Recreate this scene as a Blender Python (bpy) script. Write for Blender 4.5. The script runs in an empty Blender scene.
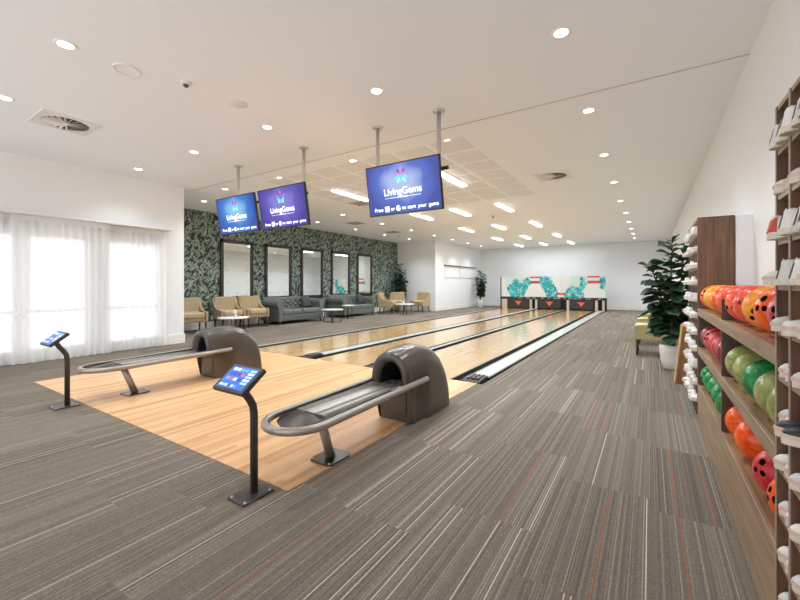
import bpy, bmesh, math, random
from mathutils import Vector, Matrix
PI = math.pi
random.seed(7)
S = bpy.context.scene
C = S.collection

# ------------------------------------------------------------------ camera, world, exposure
H = 3.31                                   # ceiling height
cd = bpy.data.cameras.new('camera'); cam = bpy.data.objects.new('camera', cd); C.objects.link(cam)
cd.sensor_width = 36.0; cd.lens = 385.0/800*36.0; cd.shift_y = -15.5/800; cd.clip_start = 0.02
cam.location = (0, 0, 1.25); cam.rotation_euler = (PI/2, 0, math.atan(250/385.0))
S.camera = cam
W = bpy.data.worlds.new('World'); S.world = W; W.use_nodes = True
wn = W.node_tree; bgn = wn.nodes['Background']
bgn.inputs[0].default_value = (0.97, 0.98, 1.0, 1); bgn.inputs[1].default_value = 1.5
S.view_settings.view_transform = 'Standard'; S.view_settings.look = 'None'
S.view_settings.gamma = 1.0; S.view_settings.use_curve_mapping = False
S.view_settings.exposure = 0.36
sn = bpy.data.lights.new('sun', 'SUN'); sn.energy = 0.9; sn.angle = 0.05; sn.color = (1.0, 0.98, 0.95)
so = bpy.data.objects.new('sun', sn); C.objects.link(so); so.rotation_euler = (0, math.radians(-48), 0)      # daylight on the curtained windows
S.cycles.use_denoising = True
S.cycles.max_bounces = 12; S.cycles.diffuse_bounces = 6; S.cycles.glossy_bounces = 5
S.cycles.transparent_max_bounces = 12
S.cycles.sample_clamp_indirect = 3.0; S.cycles.sample_clamp_direct = 6.0
DL_W = 92.0      # watts of one downlight
LN_W = 27.0      # watts of one linear batten

# ------------------------------------------------------------------ materials
def lin(c):
    o = []
    for v in c:
        v = v/255.0
        o.append(v/12.92 if v <= 0.04045 else ((v+0.055)/1.055)**2.4)
    return (o[0], o[1], o[2], 1.0)
def mat(name, col, rough=0.6, metal=0.0, emit=0.0, spec=0.5, var=0.0, vscale=8.0, bump=0.0, bscale=60.0, coat=0.0, ecol=None):
    m = bpy.data.materials.new(name); m.use_nodes = True
    nt = m.node_tree; b = nt.nodes['Principled BSDF']
    b.inputs['Base Color'].default_value = lin(col)
    b.inputs['Roughness'].default_value = rough; b.inputs['Metallic'].default_value = metal
    b.inputs['Specular IOR Level'].default_value = spec; b.inputs['Coat Weight'].default_value = coat
    if emit:
        b.inputs['Emission Color'].default_value = lin(ecol or col); b.inputs['Emission Strength'].default_value = emit
    if var or bump:
        tc = nt.nodes.new('ShaderNodeTexCoord')
        if var:
            n = nt.nodes.new('ShaderNodeTexNoise'); n.inputs['Scale'].default_value = vscale; n.inputs['Detail'].default_value = 4
            nt.links.new(tc.outputs['Object'], n.inputs['Vector'])
            r = nt.nodes.new('ShaderNodeValToRGB'); c = lin(col)
            r.color_ramp.elements[0].position = 0.3; r.color_ramp.elements[1].position = 0.7
            r.color_ramp.elements[0].color = tuple(max(0, v*(1-var)) for v in c[:3])+(1,)
            r.color_ramp.elements[1].color = tuple(min(1, v*(1+var)) for v in c[:3])+(1,)
            nt.links.new(n.outputs['Fac'], r.inputs['Fac']); nt.links.new(r.outputs['Color'], b.inputs['Base Color'])
        if bump:
            n2 = nt.nodes.new('ShaderNodeTexNoise'); n2.inputs['Scale'].default_value = bscale
            nt.links.new(tc.outputs['Object'], n2.inputs['Vector'])
            bp = nt.nodes.new('ShaderNodeBump'); bp.inputs['Strength'].default_value = bump; bp.inputs['Distance'].default_value = 0.01
            nt.links.new(n2.outputs['Fac'], bp.inputs['Height']); nt.links.new(bp.outputs['Normal'], b.inputs['Normal'])
    return m
class NB:                                   # small node-building helper
    def __init__(s, name):
        s.m = bpy.data.materials.new(name); s.m.use_nodes = True; s.t = s.m.node_tree; s.b = s.t.nodes['Principled BSDF']
    def n(s, kind, **kw):
        x = s.t.nodes.new(kind)
        for k, v in kw.items(): setattr(x, k, v)
        return x
    def l(s, a, b): s.t.links.new(a, b)
    def math(s, op, a, b=None):
        x = s.n('ShaderNodeMath', operation=op)
        for i, v in enumerate((a, b)):
            if v is None: continue
            if isinstance(v, (int, float)): x.inputs[i].default_value = v
            else: s.l(v, x.inputs[i])
        return x.outputs[0]
    def comb(s, x=0, y=0, z=0):
        c = s.n('ShaderNodeCombineXYZ')
        for i, v in enumerate((x, y, z)):
            if isinstance(v, (int, float)): c.inputs[i].default_value = v
            else: s.l(v, c.inputs[i])
        return c.outputs[0]
    def white(s, vec):
        x = s.n('ShaderNodeTexWhiteNoise', noise_dimensions='3D'); s.l(vec, x.inputs['Vector']); return x.outputs['Value']
    def ramp(s, fac, stops, const=False):
        r = s.n('ShaderNodeValToRGB'); cr = r.color_ramp
        if const: cr.interpolation = 'CONSTANT'
        while len(cr.elements) < len(stops): cr.elements.new(0.5)
        for e, (p, c) in zip(cr.elements, stops): e.position = p; e.color = lin(c)
        s.l(fac, r.inputs['Fac']); return r.outputs['Color']
    def mix(s, fac, a, b, mode='MIX'):
        x = s.n('ShaderNodeMix', data_type='RGBA', blend_type=mode)
        if isinstance(fac, (int, float)): x.inputs[0].default_value = fac
        else: s.l(fac, x.inputs[0])
        for v, i in ((a, 6), (b, 7)):
            if isinstance(v, tuple): x.inputs[i].default_value = lin(v)
            else: s.l(v, x.inputs[i])
        return x.outputs[2]
    def pos(s):
        g = s.n('ShaderNodeNewGeometry'); p = s.n('ShaderNodeSeparateXYZ'); s.l(g.outputs['Position'], p.inputs[0]); return p.outputs
    def objc(s):
        g = s.n('ShaderNodeTexCoord'); p = s.n('ShaderNodeSeparateXYZ'); s.l(g.outputs['Object'], p.inputs[0]); return g.outputs['Object'], p.outputs

def carpet_mat():
    k = NB('carpet'); X, Y, Z = k.pos()
    col = k.math('FLOOR', k.math('DIVIDE', X, 0.5))
    off = k.white(k.comb(col, 3.3, 1.7))
    row = k.math('FLOOR', k.math('DIVIDE', k.math('ADD', Y, k.math('MULTIPLY', off, 1.0)), 1.0))
    tile = k.white(k.comb(col, row, 5.1))
    tone = k.ramp(tile, [(0.0, (122, 113, 103)), (0.5, (135, 126, 115)), (1.0, (146, 137, 126))])
    line = k.math('DIVIDE', X, 0.0125); li = k.math('FLOOR', line); lf = k.math('SUBTRACT', line, li)
    fine = k.white(k.comb(li, k.math('MULTIPLY', tile, 50), 0.3))
    thin = k.math('GREATER_THAN', lf, 0.62)
    ground = k.mix(0.30, tone, k.ramp(k.white(k.comb(k.math('FLOOR', k.math('DIVIDE', X, 0.05)), k.math('MULTIPLY', tile, 70), 2.2)), [(0.0, (108, 99, 90)), (1.0, (144, 135, 125))]))
    strip = k.ramp(fine, [(0.0, (98, 89, 80)), (0.5, (138, 129, 118)), (0.85, (166, 157, 145)), (1.0, (188, 179, 167))])
    c = k.mix(k.math('MULTIPLY', thin, 0.75), ground, strip)
    acc = k.white(k.comb(li, k.math('MULTIPLY', tile, 90), 7.7))
    c = k.mix(k.math('MULTIPLY', thin, k.math('GREATER_THAN', acc, 0.965)), c, (216, 206, 194))
    c = k.mix(k.math('MULTIPLY', thin, k.math('LESS_THAN', acc, 0.018)), c, (190, 112, 84))
    weave = k.white(k.comb(k.math('FLOOR', k.math('DIVIDE', X, 0.0042)), k.math('FLOOR', k.math('DIVIDE', Y, 0.007)), 1.9))
    c = k.mix(0.35, c, k.ramp(weave, [(0.0, (70, 64, 58)), (1.0, (190, 180, 168))]), 'OVERLAY')
    nz = k.n('ShaderNodeTexNoise'); nz.inputs['Scale'].default_value = 160; nz.inputs['Detail'].default_value = 2
    k.l(k.comb(X, Y, 0), nz.inputs['Vector'])
    c = k.mix(0.25, c, k.ramp(nz.outputs['Fac'], [(0.3, (60, 54, 48)), (0.7, (165, 154, 142))]), 'OVERLAY')
    k.l(c, k.b.inputs['Base Color']); k.b.inputs['Roughness'].default_value = 0.95; k.b.inputs['Specular IOR Level'].default_value = 0.15
    return k.m
def boards_mat(name, stops, w, L, rough, coat, spec=0.5, grain=0.22):
    k = NB(name); X, Y, Z = k.pos()
    i = k.math('FLOOR', k.math('DIVIDE', X, w))
    o = k.white(k.comb(i, 1.1, 9.2))
    j = k.math('FLOOR', k.math('ADD', k.math('DIVIDE', Y, L), k.math('MULTIPLY', o, 3.0)))
    v = k.white(k.comb(i, j, 2.2))
    c = k.ramp(v, stops)
    nz = k.n('ShaderNodeTexNoise'); nz.inputs['Scale'].default_value = 1.0; nz.inputs['Detail'].default_value = 5
    k.l(k.comb(k.math('MULTIPLY', X, 60), k.math('MULTIPLY', Y, 2.2), v), nz.inputs['Vector'])
    c = k.mix(grain, c, k.ramp(nz.outputs['Fac'], [(0.3, (120, 90, 60)), (0.7, (250, 225, 190))]), 'SOFT_LIGHT')
    k.l(c, k.b.inputs['Base Color']); k.b.inputs['Roughness'].default_value = rough
    k.b.inputs['Coat Weight'].default_value = coat; k.b.inputs['Coat Roughness'].default_value = 0.12; k.b.inputs['Specular IOR Level'].default_value = spec
    return k.m
def wallpaper_mat():
    k = NB('leafy wallpaper'); X, Y, Z = k.pos()
    warp = k.n('ShaderNodeTexNoise'); warp.inputs['Scale'].default_value = 7; k.l(k.comb(Y, Z, 0), warp.inputs['Vector'])
    ws = k.n('ShaderNodeSeparateColor'); k.l(warp.outputs['Color'], ws.inputs[0])
    y2 = k.math('ADD', Y, k.math('MULTIPLY', ws.outputs[0], 0.16)); z2 = k.math('ADD', Z, k.math('MULTIPLY', ws.outputs[1], 0.16))
    def layer(a, sx, sz, scale, seed):
        u = k.math('ADD', k.math('MULTIPLY', y2, math.cos(a)), k.math('MULTIPLY', z2, math.sin(a)))
        v = k.math('SUBTRACT', k.math('MULTIPLY', z2, math.cos(a)), k.math('MULTIPLY', y2, math.sin(a)))
        vo = k.n('ShaderNodeTexVoronoi', feature='F1'); vo.inputs['Scale'].default_value = scale
        k.l(k.comb(k.math('MULTIPLY', u, sx), k.math('MULTIPLY', v, sz), seed), vo.inputs['Vector'])
        sc = k.n('ShaderNodeSeparateColor'); k.l(vo.outputs['Color'], sc.inputs[0])
        return vo.outputs['Distance'], sc.outputs[0]
    d1, r1 = layer(0.8, 2.2, 0.8, 8.2, 0.3); d2, r2 = layer(-0.7, 2.3, 0.8, 7.6, 4.4)
    base = (44, 51, 48)
    c1 = k.ramp(r1, [(0.0, (74, 94, 82)), (0.35, (134, 146, 136)), (0.6, (166, 170, 162)), (1.0, (106, 134, 114))])
    c2 = k.ramp(r2, [(0.0, (66, 78, 72)), (0.4, (152, 160, 152)), (0.7, (98, 134, 108)), (1.0, (172, 178, 170))])
    c = k.mix(k.math('LESS_THAN', d2, 0.50), base, c2)
    c = k.mix(k.math('LESS_THAN', d1, 0.40), c, c1)
    k.l(c, k.b.inputs['Base Color']); k.b.inputs['Roughness'].default_value = 0.7
    return k.m
def wood_mat(name, dark, mid, light, axis='Z', rough=0.45):
    k = NB(name); v, (X, Y, Z) = k.objc()
    sc = {'X': (2.0, 30, 30), 'Y': (30, 2.0, 30), 'Z': (30, 30, 2.0)}[axis]
    nz = k.n('ShaderNodeTexNoise'); nz.inputs['Scale'].default_value = 1.0; nz.inputs['Detail'].default_value = 6; nz.inputs['Distortion'].default_value = 0.6
    k.l(k.comb(k.math('MULTIPLY', X, sc[0]), k.math('MULTIPLY', Y, sc[1]), k.math('MULTIPLY', Z, sc[2])), nz.inputs['Vector'])
    k.l(k.ramp(nz.outputs['Fac'], [(0.25, dark), (0.5, mid), (0.78, light)]), k.b.inputs['Base Color'])
    k.b.inputs['Roughness'].default_value = rough
    return k.m
def ball_mat(name, a, b, c, marks=False):
    k = NB(name); v, p = k.objc()
    nz = k.n('ShaderNodeTexNoise'); nz.inputs['Scale'].default_value = 9; nz.inputs['Detail'].default_value = 5; nz.inputs['Distortion'].default_value = 2.2
    k.l(v, nz.inputs['Vector'])
    col = k.ramp(nz.outputs['Fac'], [(0.28, a), (0.5, b), (0.72, c)])
    if marks:
        vo = k.n('ShaderNodeTexVoronoi', feature='F1', distance='MANHATTAN'); vo.inputs['Scale'].default_value = 15; k.l(v, vo.inputs['Vector'])
        sc = k.n('ShaderNodeSeparateColor'); k.l(vo.outputs['Color'], sc.inputs[0])
        col = k.mix(k.math('MULTIPLY', k.math('LESS_THAN', vo.outputs['Distance'], 0.26), k.math('LESS_THAN', sc.outputs[0], 0.45)), col, (104, 34, 28))
    k.l(col, k.b.inputs['Base Color'])
    k.b.inputs['Roughness'].default_value = 0.2; k.b.inputs['Specular IOR Level'].default_value = 0.4
    return k.m
def curtain_mat():
    m = bpy.data.materials.new('sheer curtain'); m.use_nodes = True; t = m.node_tree; t.nodes.clear()
    o = t.nodes.new('ShaderNodeOutputMaterial'); tr = t.nodes.new('ShaderNodeBsdfTransparent'); tl = t.nodes.new('ShaderNodeBsdfTranslucent'); df = t.nodes.new('ShaderNodeBsdfDiffuse')
    tl.inputs[0].default_value = (0.93, 0.93, 0.93, 1); df.inputs[0].default_value = (0.93, 0.925, 0.91, 1)
    a = t.nodes.new('ShaderNodeMixShader'); a.inputs[0].default_value = 0.55; b = t.nodes.new('ShaderNodeMixShader'); b.inputs[0].default_value = 0.22
    t.links.new(tl.outputs[0], a.inputs[1]); t.links.new(df.outputs[0], a.inputs[2])
    t.links.new(a.outputs[0], b.inputs[1]); t.links.new(tr.outputs[0], b.inputs[2]); t.links.new(b.outputs[0], o.inputs[0])
    return m
def screen_mat(name, edge, mid, glow):
    k = NB(name); v, (X, Y, Z) = k.objc()
    u = k.math('MULTIPLY', X, 1.9); w = k.math('MULTIPLY', k.math('SUBTRACT', Z, 0.05), 2.2)
    d = k.math('ADD', k.math('MULTIPLY', u, u), k.math('MULTIPLY', w, w))
    nz = k.n('ShaderNodeTexNoise'); nz.inputs['Scale'].default_value = 2.4; k.l(v, nz.inputs['Vector'])
    d = k.math('ADD', d, k.math('MULTIPLY', k.math('SUBTRACT', nz.outputs['Fac'], 0.5), 0.9))
    c = k.ramp(d, [(0.0, glow), (0.35, mid), (0.9, edge)])
    k.l(c, k.b.inputs['Emission Color']); k.b.inputs['Emission Strength'].default_value = 0.72
    k.b.inputs['Base Color'].default_value = (0.01, 0.01, 0.015, 1); k.b.inputs['Roughness'].default_value = 0.25
    return k.m

M = dict(
    carpet=carpet_mat(),
    approach=boards_mat('approach boards', [(0.0, (186, 138, 94)), (0.3, (210, 164, 117)), (0.75, (221, 178, 133)), (1.0, (196, 148, 103))], 0.045, 2.6, 0.45, 0.08),
    lane=boards_mat('lane boards', [(0.0, (208, 168, 116)), (0.5, (214, 175, 123)), (1.0, (202, 160, 108))], 0.027, 2.2, 0.22, 0.8, grain=0.0),
    white=mat('white paint', (236, 236, 236), 0.75, bump=0.03, bscale=120),
    ceil=mat('ceiling paint', (240, 244, 249), 0.85),
    tile=mat('perforated board', (226, 228, 231), 0.9, var=0.03, vscale=220),
    trimw=mat('white gloss trim', (238, 236, 232), 0.4),
    seam=mat('shadow joint', (196, 190, 182), 0.8),
    wallpaper=wallpaper_mat(),
    curtain=curtain_mat(),
    blackmetal=mat('black powder coat', (46, 43, 42), 0.4, 0.3),
    kiosk=mat('charcoal metal', (78, 72, 68), 0.38, 0.5),
    steel=mat('brushed steel', (198, 195, 190), 0.3, 0.6, var=0.08, vscale=30),
    greymetal=mat('grey tube', (168, 158, 148), 0.36, 0.55),
    darkmetal=mat('gunmetal', (84, 78, 74), 0.3, 0.8),
    hood=mat('brown moulded plastic', (74, 65, 58), 0.28, 0.1, var=0.05, vscale=5, coat=0.3),
    hoodin=mat('black interior', (22, 21, 21), 0.7),
    pole=mat('silver pole', (205, 203, 201), 0.3, 0.6),
    cap=mat('lane capping', (182, 182, 175), 0.35, 0.0, coat=0.2),
    gutter=mat('dark gutter', (58, 60, 60), 0.35, 0.1),
    rubber=mat('black rubber', (40, 39, 38), 0.5),
    frame=mat('black frame', (38, 35, 33), 0.4),
    mirror=mat('mirror glass', (226, 230, 226), 0.02, 1.0),
    stud=mat('smoked stud', (120, 120, 114), 0.3, 0.6),
    tan=mat('tan upholstery', (174, 151, 117), 0.85, var=0.05, vscale=40, bump=0.15, bscale=300),
    olive=mat('olive upholstery', (170, 158, 112), 0.85, var=0.05, vscale=40, bump=0.15, bscale=300),
    oliveseat=mat('pale olive seat cloth', (198, 188, 146), 0.85, var=0.05, vscale=40),
    tanseat=mat('pale tan seat cloth', (190, 168, 134), 0.85, var=0.05, vscale=40),
    legwood=mat('dark timber leg', (74, 48, 38), 0.45, var=0.15, vscale=30),
    sofa=mat('green grey leather', (102, 107, 101), 0.36, var=0.10, vscale=14),
    cushion=mat('charcoal velvet', (62, 64, 66), 0.8),
    tabletop=mat('white tabletop', (232, 230, 224), 0.3),
    pot=mat('white ceramic', (226, 222, 216), 0.35),
    soil=mat('potting soil', (58, 44, 36), 0.95, var=0.3, vscale=60),
    stem=mat('plant stem', (88, 74, 56), 0.8),
    leaf=mat('fig leaf', (52, 82, 46), 0.42, var=0.45, vscale=9),
    leafdark=mat('dark fig leaf', (50, 74, 50), 0.45, var=0.45, vscale=9),
    walnut=wood_mat('walnut laminate', (82, 56, 40), (108, 77, 55), (132, 98, 72), 'Z'),
    walnuth=wood_mat('walnut laminate long', (108, 74, 48), (142, 104, 70), (168, 130, 92), 'Y'),
    walnutd=wood_mat('dark walnut laminate', (62, 46, 38), (80, 60, 48), (98, 74, 58), 'Z'),
    edge=wood_mat('greyed walnut edge', (126, 100, 76), (150, 124, 96), (174, 148, 118), 'Y'),
    edgev=wood_mat('greyed walnut edge upright', (128, 112, 98), (150, 134, 118), (168, 154, 138), 'Z'),
    ramp=wood_mat('ramp timber', (112, 74, 44), (140, 96, 60), (160, 114, 74), 'Z'),
    rampedge=mat('pale timber edge', (204, 164, 108), 0.5),
    shoew=mat('white shoe leather', (226, 221, 214), 0.5, var=0.04, vscale=30),
    shoeg=mat('grey shoe leather', (206, 204, 202), 0.5, var=0.04, vscale=30),
    shoeblack=mat('black shoe leather', (34, 33, 34), 0.45),
    sole=mat('cream sole', (214, 204, 188), 0.6),
    lining=mat('dark shoe lining', (70, 64, 60), 0.9),
    lace=mat('grey lace', (110, 104, 100), 0.7),
    pink=mat('blush trim', (214, 184, 172), 0.6),
    redp=mat('red heel patch', (188, 70, 54), 0.5),
    lamp=mat('lamp lens', (255, 252, 244), 0.4, emit=9.0),
    lampl=mat('batten diffuser', (255, 254, 250), 0.4, emit=6.0),
    ventd=mat('vent dark', (84, 78, 72), 0.7),
    ventg=mat('vent grey', (226, 224, 222), 0.6),
    text=mat('screen white', (250, 250, 255), 0.5, emit=1.0),
    mask=mat('mint white print', (208, 228, 222), 0.4, var=0.02, vscale=3),
    pinw=mat('pin white print', (232, 234, 232), 0.4),
    pinr=mat('pin red print', (204, 74, 66), 0.4),
    maskblack=mat('black masking band', (44, 43, 44), 0.45),
    guard=mat('charcoal pin guard', (58, 52, 50), 0.5),
    orange=mat('orange emblem', (232, 104, 78), 0.5),
    cream=mat('cream kickback', (212, 196, 172), 0.5),
    glass=mat('window glass', (255, 255, 255), 0.0),
    outlet=mat('white plastic', (240, 240, 238), 0.4),
)
_g = M['glass'].node_tree.nodes['Principled BSDF']; _g.inputs['Transmission Weight'].default_value = 1.0; _g.inputs['IOR'].default_value = 1.02
TEAL = [mat('teal shard %s' % n, c, 0.4) for n, c in (('deep', (22, 132, 142)), ('mid', (38, 172, 176)), ('bright', (70, 196, 196)), ('pale', (134, 216, 208)), ('blue', (40, 150, 190)))]

# ------------------------------------------------------------------ mesh helpers
def bm_(): return bmesh.new()
def box(bm, x0, x1, y0, y1, z0, z1, bev=0.0, seg=2, mi=0):
    r = bmesh.ops.create_cube(bm, size=1.0); vs = r['verts']
    for v in vs:
        v.co = Vector((x0+(v.co.x+.5)*(x1-x0), y0+(v.co.y+.5)*(y1-y0), z0+(v.co.z+.5)*(z1-z0)))
    fs = list({f for v in vs for f in v.link_faces})
    for f in fs: f.material_index = mi
    if bev:
        es = list({e for v in vs for e in v.link_edges})
        bmesh.ops.bevel(bm, geom=es, offset=bev, segments=seg, profile=0.5, affect='EDGES')
    return bm
def tube(bm, pts, r, n=10, closed=False, cap=True, mi=0):
    pts = [Vector(p) for p in pts]; rs = r if isinstance(r, (list, tuple)) else [r]*len(pts)
    rings = []; N = len(pts); up = None
    for i, p in enumerate(pts):
        if closed: t = (pts[(i+1) % N]-pts[i-1])
        else: t = pts[min(i+1, N-1)]-pts[max(i-1, 0)]
        t.normalize()
        if up is None:
            up = Vector((0, 0, 1)) if abs(t.z) < 0.9 else Vector((1, 0, 0))
        a = t.cross(up); a.normalize(); b = a.cross(t); up = b
        rings.append([bm.verts.new(p+(a*math.cos(2*PI*k/n)+b*math.sin(2*PI*k/n))*rs[i]) for k in range(n)])
    for i in range(N if closed else N-1):
        A, B = rings[i], rings[(i+1) % N]
        for k in range(n):
            f = bm.faces.new((A[k], A[(k+1) % n], B[(k+1) % n], B[k])); f.smooth = True; f.material_index = mi
    if cap and not closed:
        bm.faces.new(rings[0][::-1]).material_index = mi; bm.faces.new(rings[-1]).material_index = mi
    return bm
def lathe(bm, prof, n=24, cx=0, cy=0, mi=0, smooth=True):
    rings = []
    for r, z in prof:
        if r < 1e-5: rings.append([bm.verts.new((cx, cy, z))])
        else: rings.append([bm.verts.new((cx+r*math.cos(2*PI*k/n), cy+r*math.sin(2*PI*k/n), z)) for k in range(n)])
    for A, B in zip(rings, rings[1:]):
        for k in range(n):
            q = [A[k % len(A)], A[(k+1) % n % len(A)], B[(k+1) % n % len(B)], B[k % len(B)]]
            u = []
            for v in q:
                if v not in u: u.append(v)
            if len(u) >= 3:
                try: f = bm.faces.new(u); f.smooth = smooth; f.material_index = mi
                except ValueError: pass
    return bm
def prism(bm, poly, axis, a0, a1, mi=0, bev=0.0):
    # poly: 2D points; axis: extruded axis ('X': poly=(y,z); 'Y': poly=(x,z); 'Z': poly=(x,y))
    def P(p, a): return {'X': (a, p[0], p[1]), 'Y': (p[0], a, p[1]), 'Z': (p[0], p[1], a)}[axis]
    A = [bm.verts.new(P(p, a0)) for p in poly]; B = [bm.verts.new(P(p, a1)) for p in poly]; n = len(poly)
    fs = [bm.faces.new(A[::-1]), bm.faces.new(B)]
    for k in range(n): fs.append(bm.faces.new((A[k], A[(k+1) % n], B[(k+1) % n], B[k])))
    for f in fs: f.material_index = mi
    if bev:
        es = list({e for f in fs for e in f.edges})
        bmesh.ops.bevel(bm, geom=es, offset=bev, segments=2, profile=0.5, affect='EDGES')
    return bm
def loft(bm, secs, cap=True, closed=True, smooth=True, mi=0):
    rings = [[bm.verts.new(p) for p in s] for s in secs]; n = len(rings[0])
    for A, B in zip(rings, rings[1:]):
        for k in range(n if closed else n-1):
            f = bm.faces.new((A[k], A[(k+1) % n], B[(k+1) % n], B[k])); f.smooth = smooth; f.material_index = mi
    if cap:
        bm.faces.new(rings[0][::-1]).material_index = mi; bm.faces.new(rings[-1]).material_index = mi
    return rings
def xf(bm, m): bmesh.ops.transform(bm, matrix=m, verts=bm.verts); return bm
def obj(name, bm, m, parent=None, smooth=False, recalc=True, loc=None):
    if recalc: bmesh.ops.recalc_face_normals(bm, faces=bm.faces)
    me = bpy.data.meshes.new(name); bm.to_mesh(me); bm.free()
    for x in (m if isinstance(m, (list, tuple)) else [m]): me.materials.append(x)
    if smooth:
        for p in me.polygons: p.use_smooth = True
    o = bpy.data.objects.new(name, me); C.objects.link(o)
    if parent is not None: o.parent = parent
    if loc: o.location = loc
    return o
def tag(o, label, cat, group=None):
    o['label'] = label; o['category'] = cat
    if group: o['group'] = group
    return o
def thing(name, label, cat, loc=(0, 0, 0), rz=0.0, group=None, rot=None):
    o = bpy.data.objects.new(name, None); C.objects.link(o); o.empty_display_size = 0.1
    o.location = loc; o.rotation_euler = rot if rot else (0, 0, rz)
    return tag(o, label, cat, group)
def struct(name, bm, m, parent=None, **k):
    o = obj(name, bm, m, parent, **k)
    if parent is None: o['kind'] = 'structure'
    return o
def copy_tree(o, parent=None):
    c = o.copy(); C.objects.link(c)
    if parent is not None: c.parent = parent
    for ch in [x for x in KIDS.get(o.name, [])]: copy_tree(ch, c)
    return c
KIDS = {}
def index(root):
    for x in list(C.objects):
        if x.parent is not None: KIDS.setdefault(x.parent.name, [])
    KIDS.clear()
    for x in C.objects:
        if x.parent is not None: KIDS.setdefault(x.parent.name, []).append(x)
def dup(root, loc, rz=0.0, label=None, group=None):
    if root.name not in KIDS: index(root)
    r = copy_tree(root); r.location = loc; r.rotation_euler = (root.rotation_euler[0], root.rotation_euler[1], rz)
    if label: r['label'] = label
    if group: r['group'] = group
    return r
def text_mesh(bm, s, size, cx, cz, y, mi=0, bold=0.0, align='CENTER'):
    cu = bpy.data.curves.new('letters', 'FONT'); cu.body = s; cu.size = size; cu.align_x = align; cu.align_y = 'CENTER'; cu.offset = bold
    t = bpy.data.objects.new('letters', cu); C.objects.link(t)
    dg = bpy.context.evaluated_depsgraph_get(); me = bpy.data.meshes.new_from_object(t.evaluated_get(dg))
    n0 = len(bm.verts); f0 = len(bm.faces)
    bm.from_mesh(me); bm.verts.ensure_lookup_table(); bm.faces.ensure_lookup_table()
    for v in bm.verts[n0:]: v.co = Vector((cx+v.co.x, y, cz+v.co.y))
    for f in bm.faces[f0:]: f.material_index = mi
    bpy.data.objects.remove(t); bpy.data.curves.remove(cu); bpy.data.meshes.remove(me)

# ------------------------------------------------------------------ room shell
XL, XG, XR, YB, YN, XS = -8.38, -10.53, 0.75, 21.8, 16.0, -8.42      # left wall, green wall, right wall, back wall, nook wall, stub wall
YR = -1.6                                                            # hall left open behind the camera to let in sky fill light
AX0, AX1, AY0, FY, PY = -6.60, -1.83, 1.58, 4.60, 20.1               # approach edges, foul line, pin deck end
LX0, LX1 = -6.72, -1.76                                              # lane bed edges
b = bm_()
for (x0, x1, y0, y1) in ((XL-0.2, LX0, YR, FY), (XG-0.2, XL-0.2, 4.4, FY), (XG-0.2, LX0, FY, YB+0.1), (LX0, AX0, YR, FY), (AX0, AX1, YR, AY0), (AX1, XR+0.1, YR, FY), (LX1, XR+0.1, FY, YB+0.1), (LX0, LX1, 20.3, YB+0.1)):
    box(b, x0, x1, y0, y1, -0.12, 0.0)
struct('floor', b, M['carpet'])
b = bm_(); box(b, AX0, AX1, AY0, FY, -0.10, 0.006)
o = struct('trim_1', b, M['approach'])
o['label'] = 'pale timber approach floor in front of the lanes'
b = bm_(); box(b, LX0, LX1, FY, 20.3, -0.16, -0.10); struct('trim_2', b, M['rubber'])
b = bm_(); box(b, XG-0.2, XR+0.2, YR, YB+0.2, H, H+0.12); ceiling = struct('ceiling', b, M['ceil'])
gx = [-2.16-0.62*i for i in range(8)]; 
for i in range(7):
    for j in range(7):
        b = bm_(); x1 = -2.20-0.62*i; y0 = 4.98+0.59*j
        box(b, x1-0.52, x1, y0, y0+0.49, H-0.006, H+0.01)
        obj('perforated_tile', b, M['tile'], ceiling)
b = bm_(); box(b, XL, XR, 4.575, 4.595, H-0.004, H+0.01); struct('trim_3', b, M['seam'])
# left wall with two window openings
WIN = ((0.55, 2.76), (2.98, 3.97)); WZ = 2.09
b = bm_()
ys = [YR, WIN[0][0], WIN[0][1], WIN[1][0], WIN[1][1], 4.40]
for y0, y1 in ((ys[0], ys[1]), (ys[2], ys[3]), (ys[4], ys[5])): box(b, XL-0.18, XL, y0, y1, 0, H)
for y0, y1 in WIN: box(b, XL-0.18, XL, y0, y1, WZ, H)
struct('wall_left', b, M['white'])
b = bm_(); box(b, XG-0.1, XL-0.18, 4.28, 4.40, 0, H); struct('wall_alcove', b, M['white'])
b = bm_(); box(b, XG-0.12, XG, 4.40, YN+0.1, 0, H); struct('wall_lounge', b, M['wallpaper'])
b = bm_(); box(b, XG-0.12, XS, YN, YB+0.1, 0, H); struct('wall_nook', b, M['white'])
b = bm_(); box(b, XS, XR+0.12, YB, YB+0.12, 0, H); struct('wall_back', b, M['white'])
b = bm_(); box(b, XR, XR+0.12, YR, YB, 0, H); struct('wall_right', b, M['white'])
b = bm_(); box(b, 0.635, XR, 4.475, 5.41, 0, 1.86); struct('wall_filler', b, M['white'])      # added filler, covers the dark shadow gap behind the far shoe rack
BH = 0.2
def base_(name, x0, x1, y0, y1):
    b = bm_(); box(b, x0, x1, y0, y1, 0, BH, 0.006, 1); struct(name, b, M['trimw'])
base_('baseboard_left', XL, XL+0.02, YR, 4.42); base_('baseboard_lounge', XG, XG+0.02, 4.42, YN)
base_('baseboard_nook', XG+0.02, XS+0.02, YN-0.02, YN); base_('baseboard_stub', XS, XS+0.02, YN, YB-0.02)
base_('baseboard_back', XS+0.02, XR, YB-0.02, YB); base_('baseboard_right', XR-0.02, XR, 6.5, YB-0.02)
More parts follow.
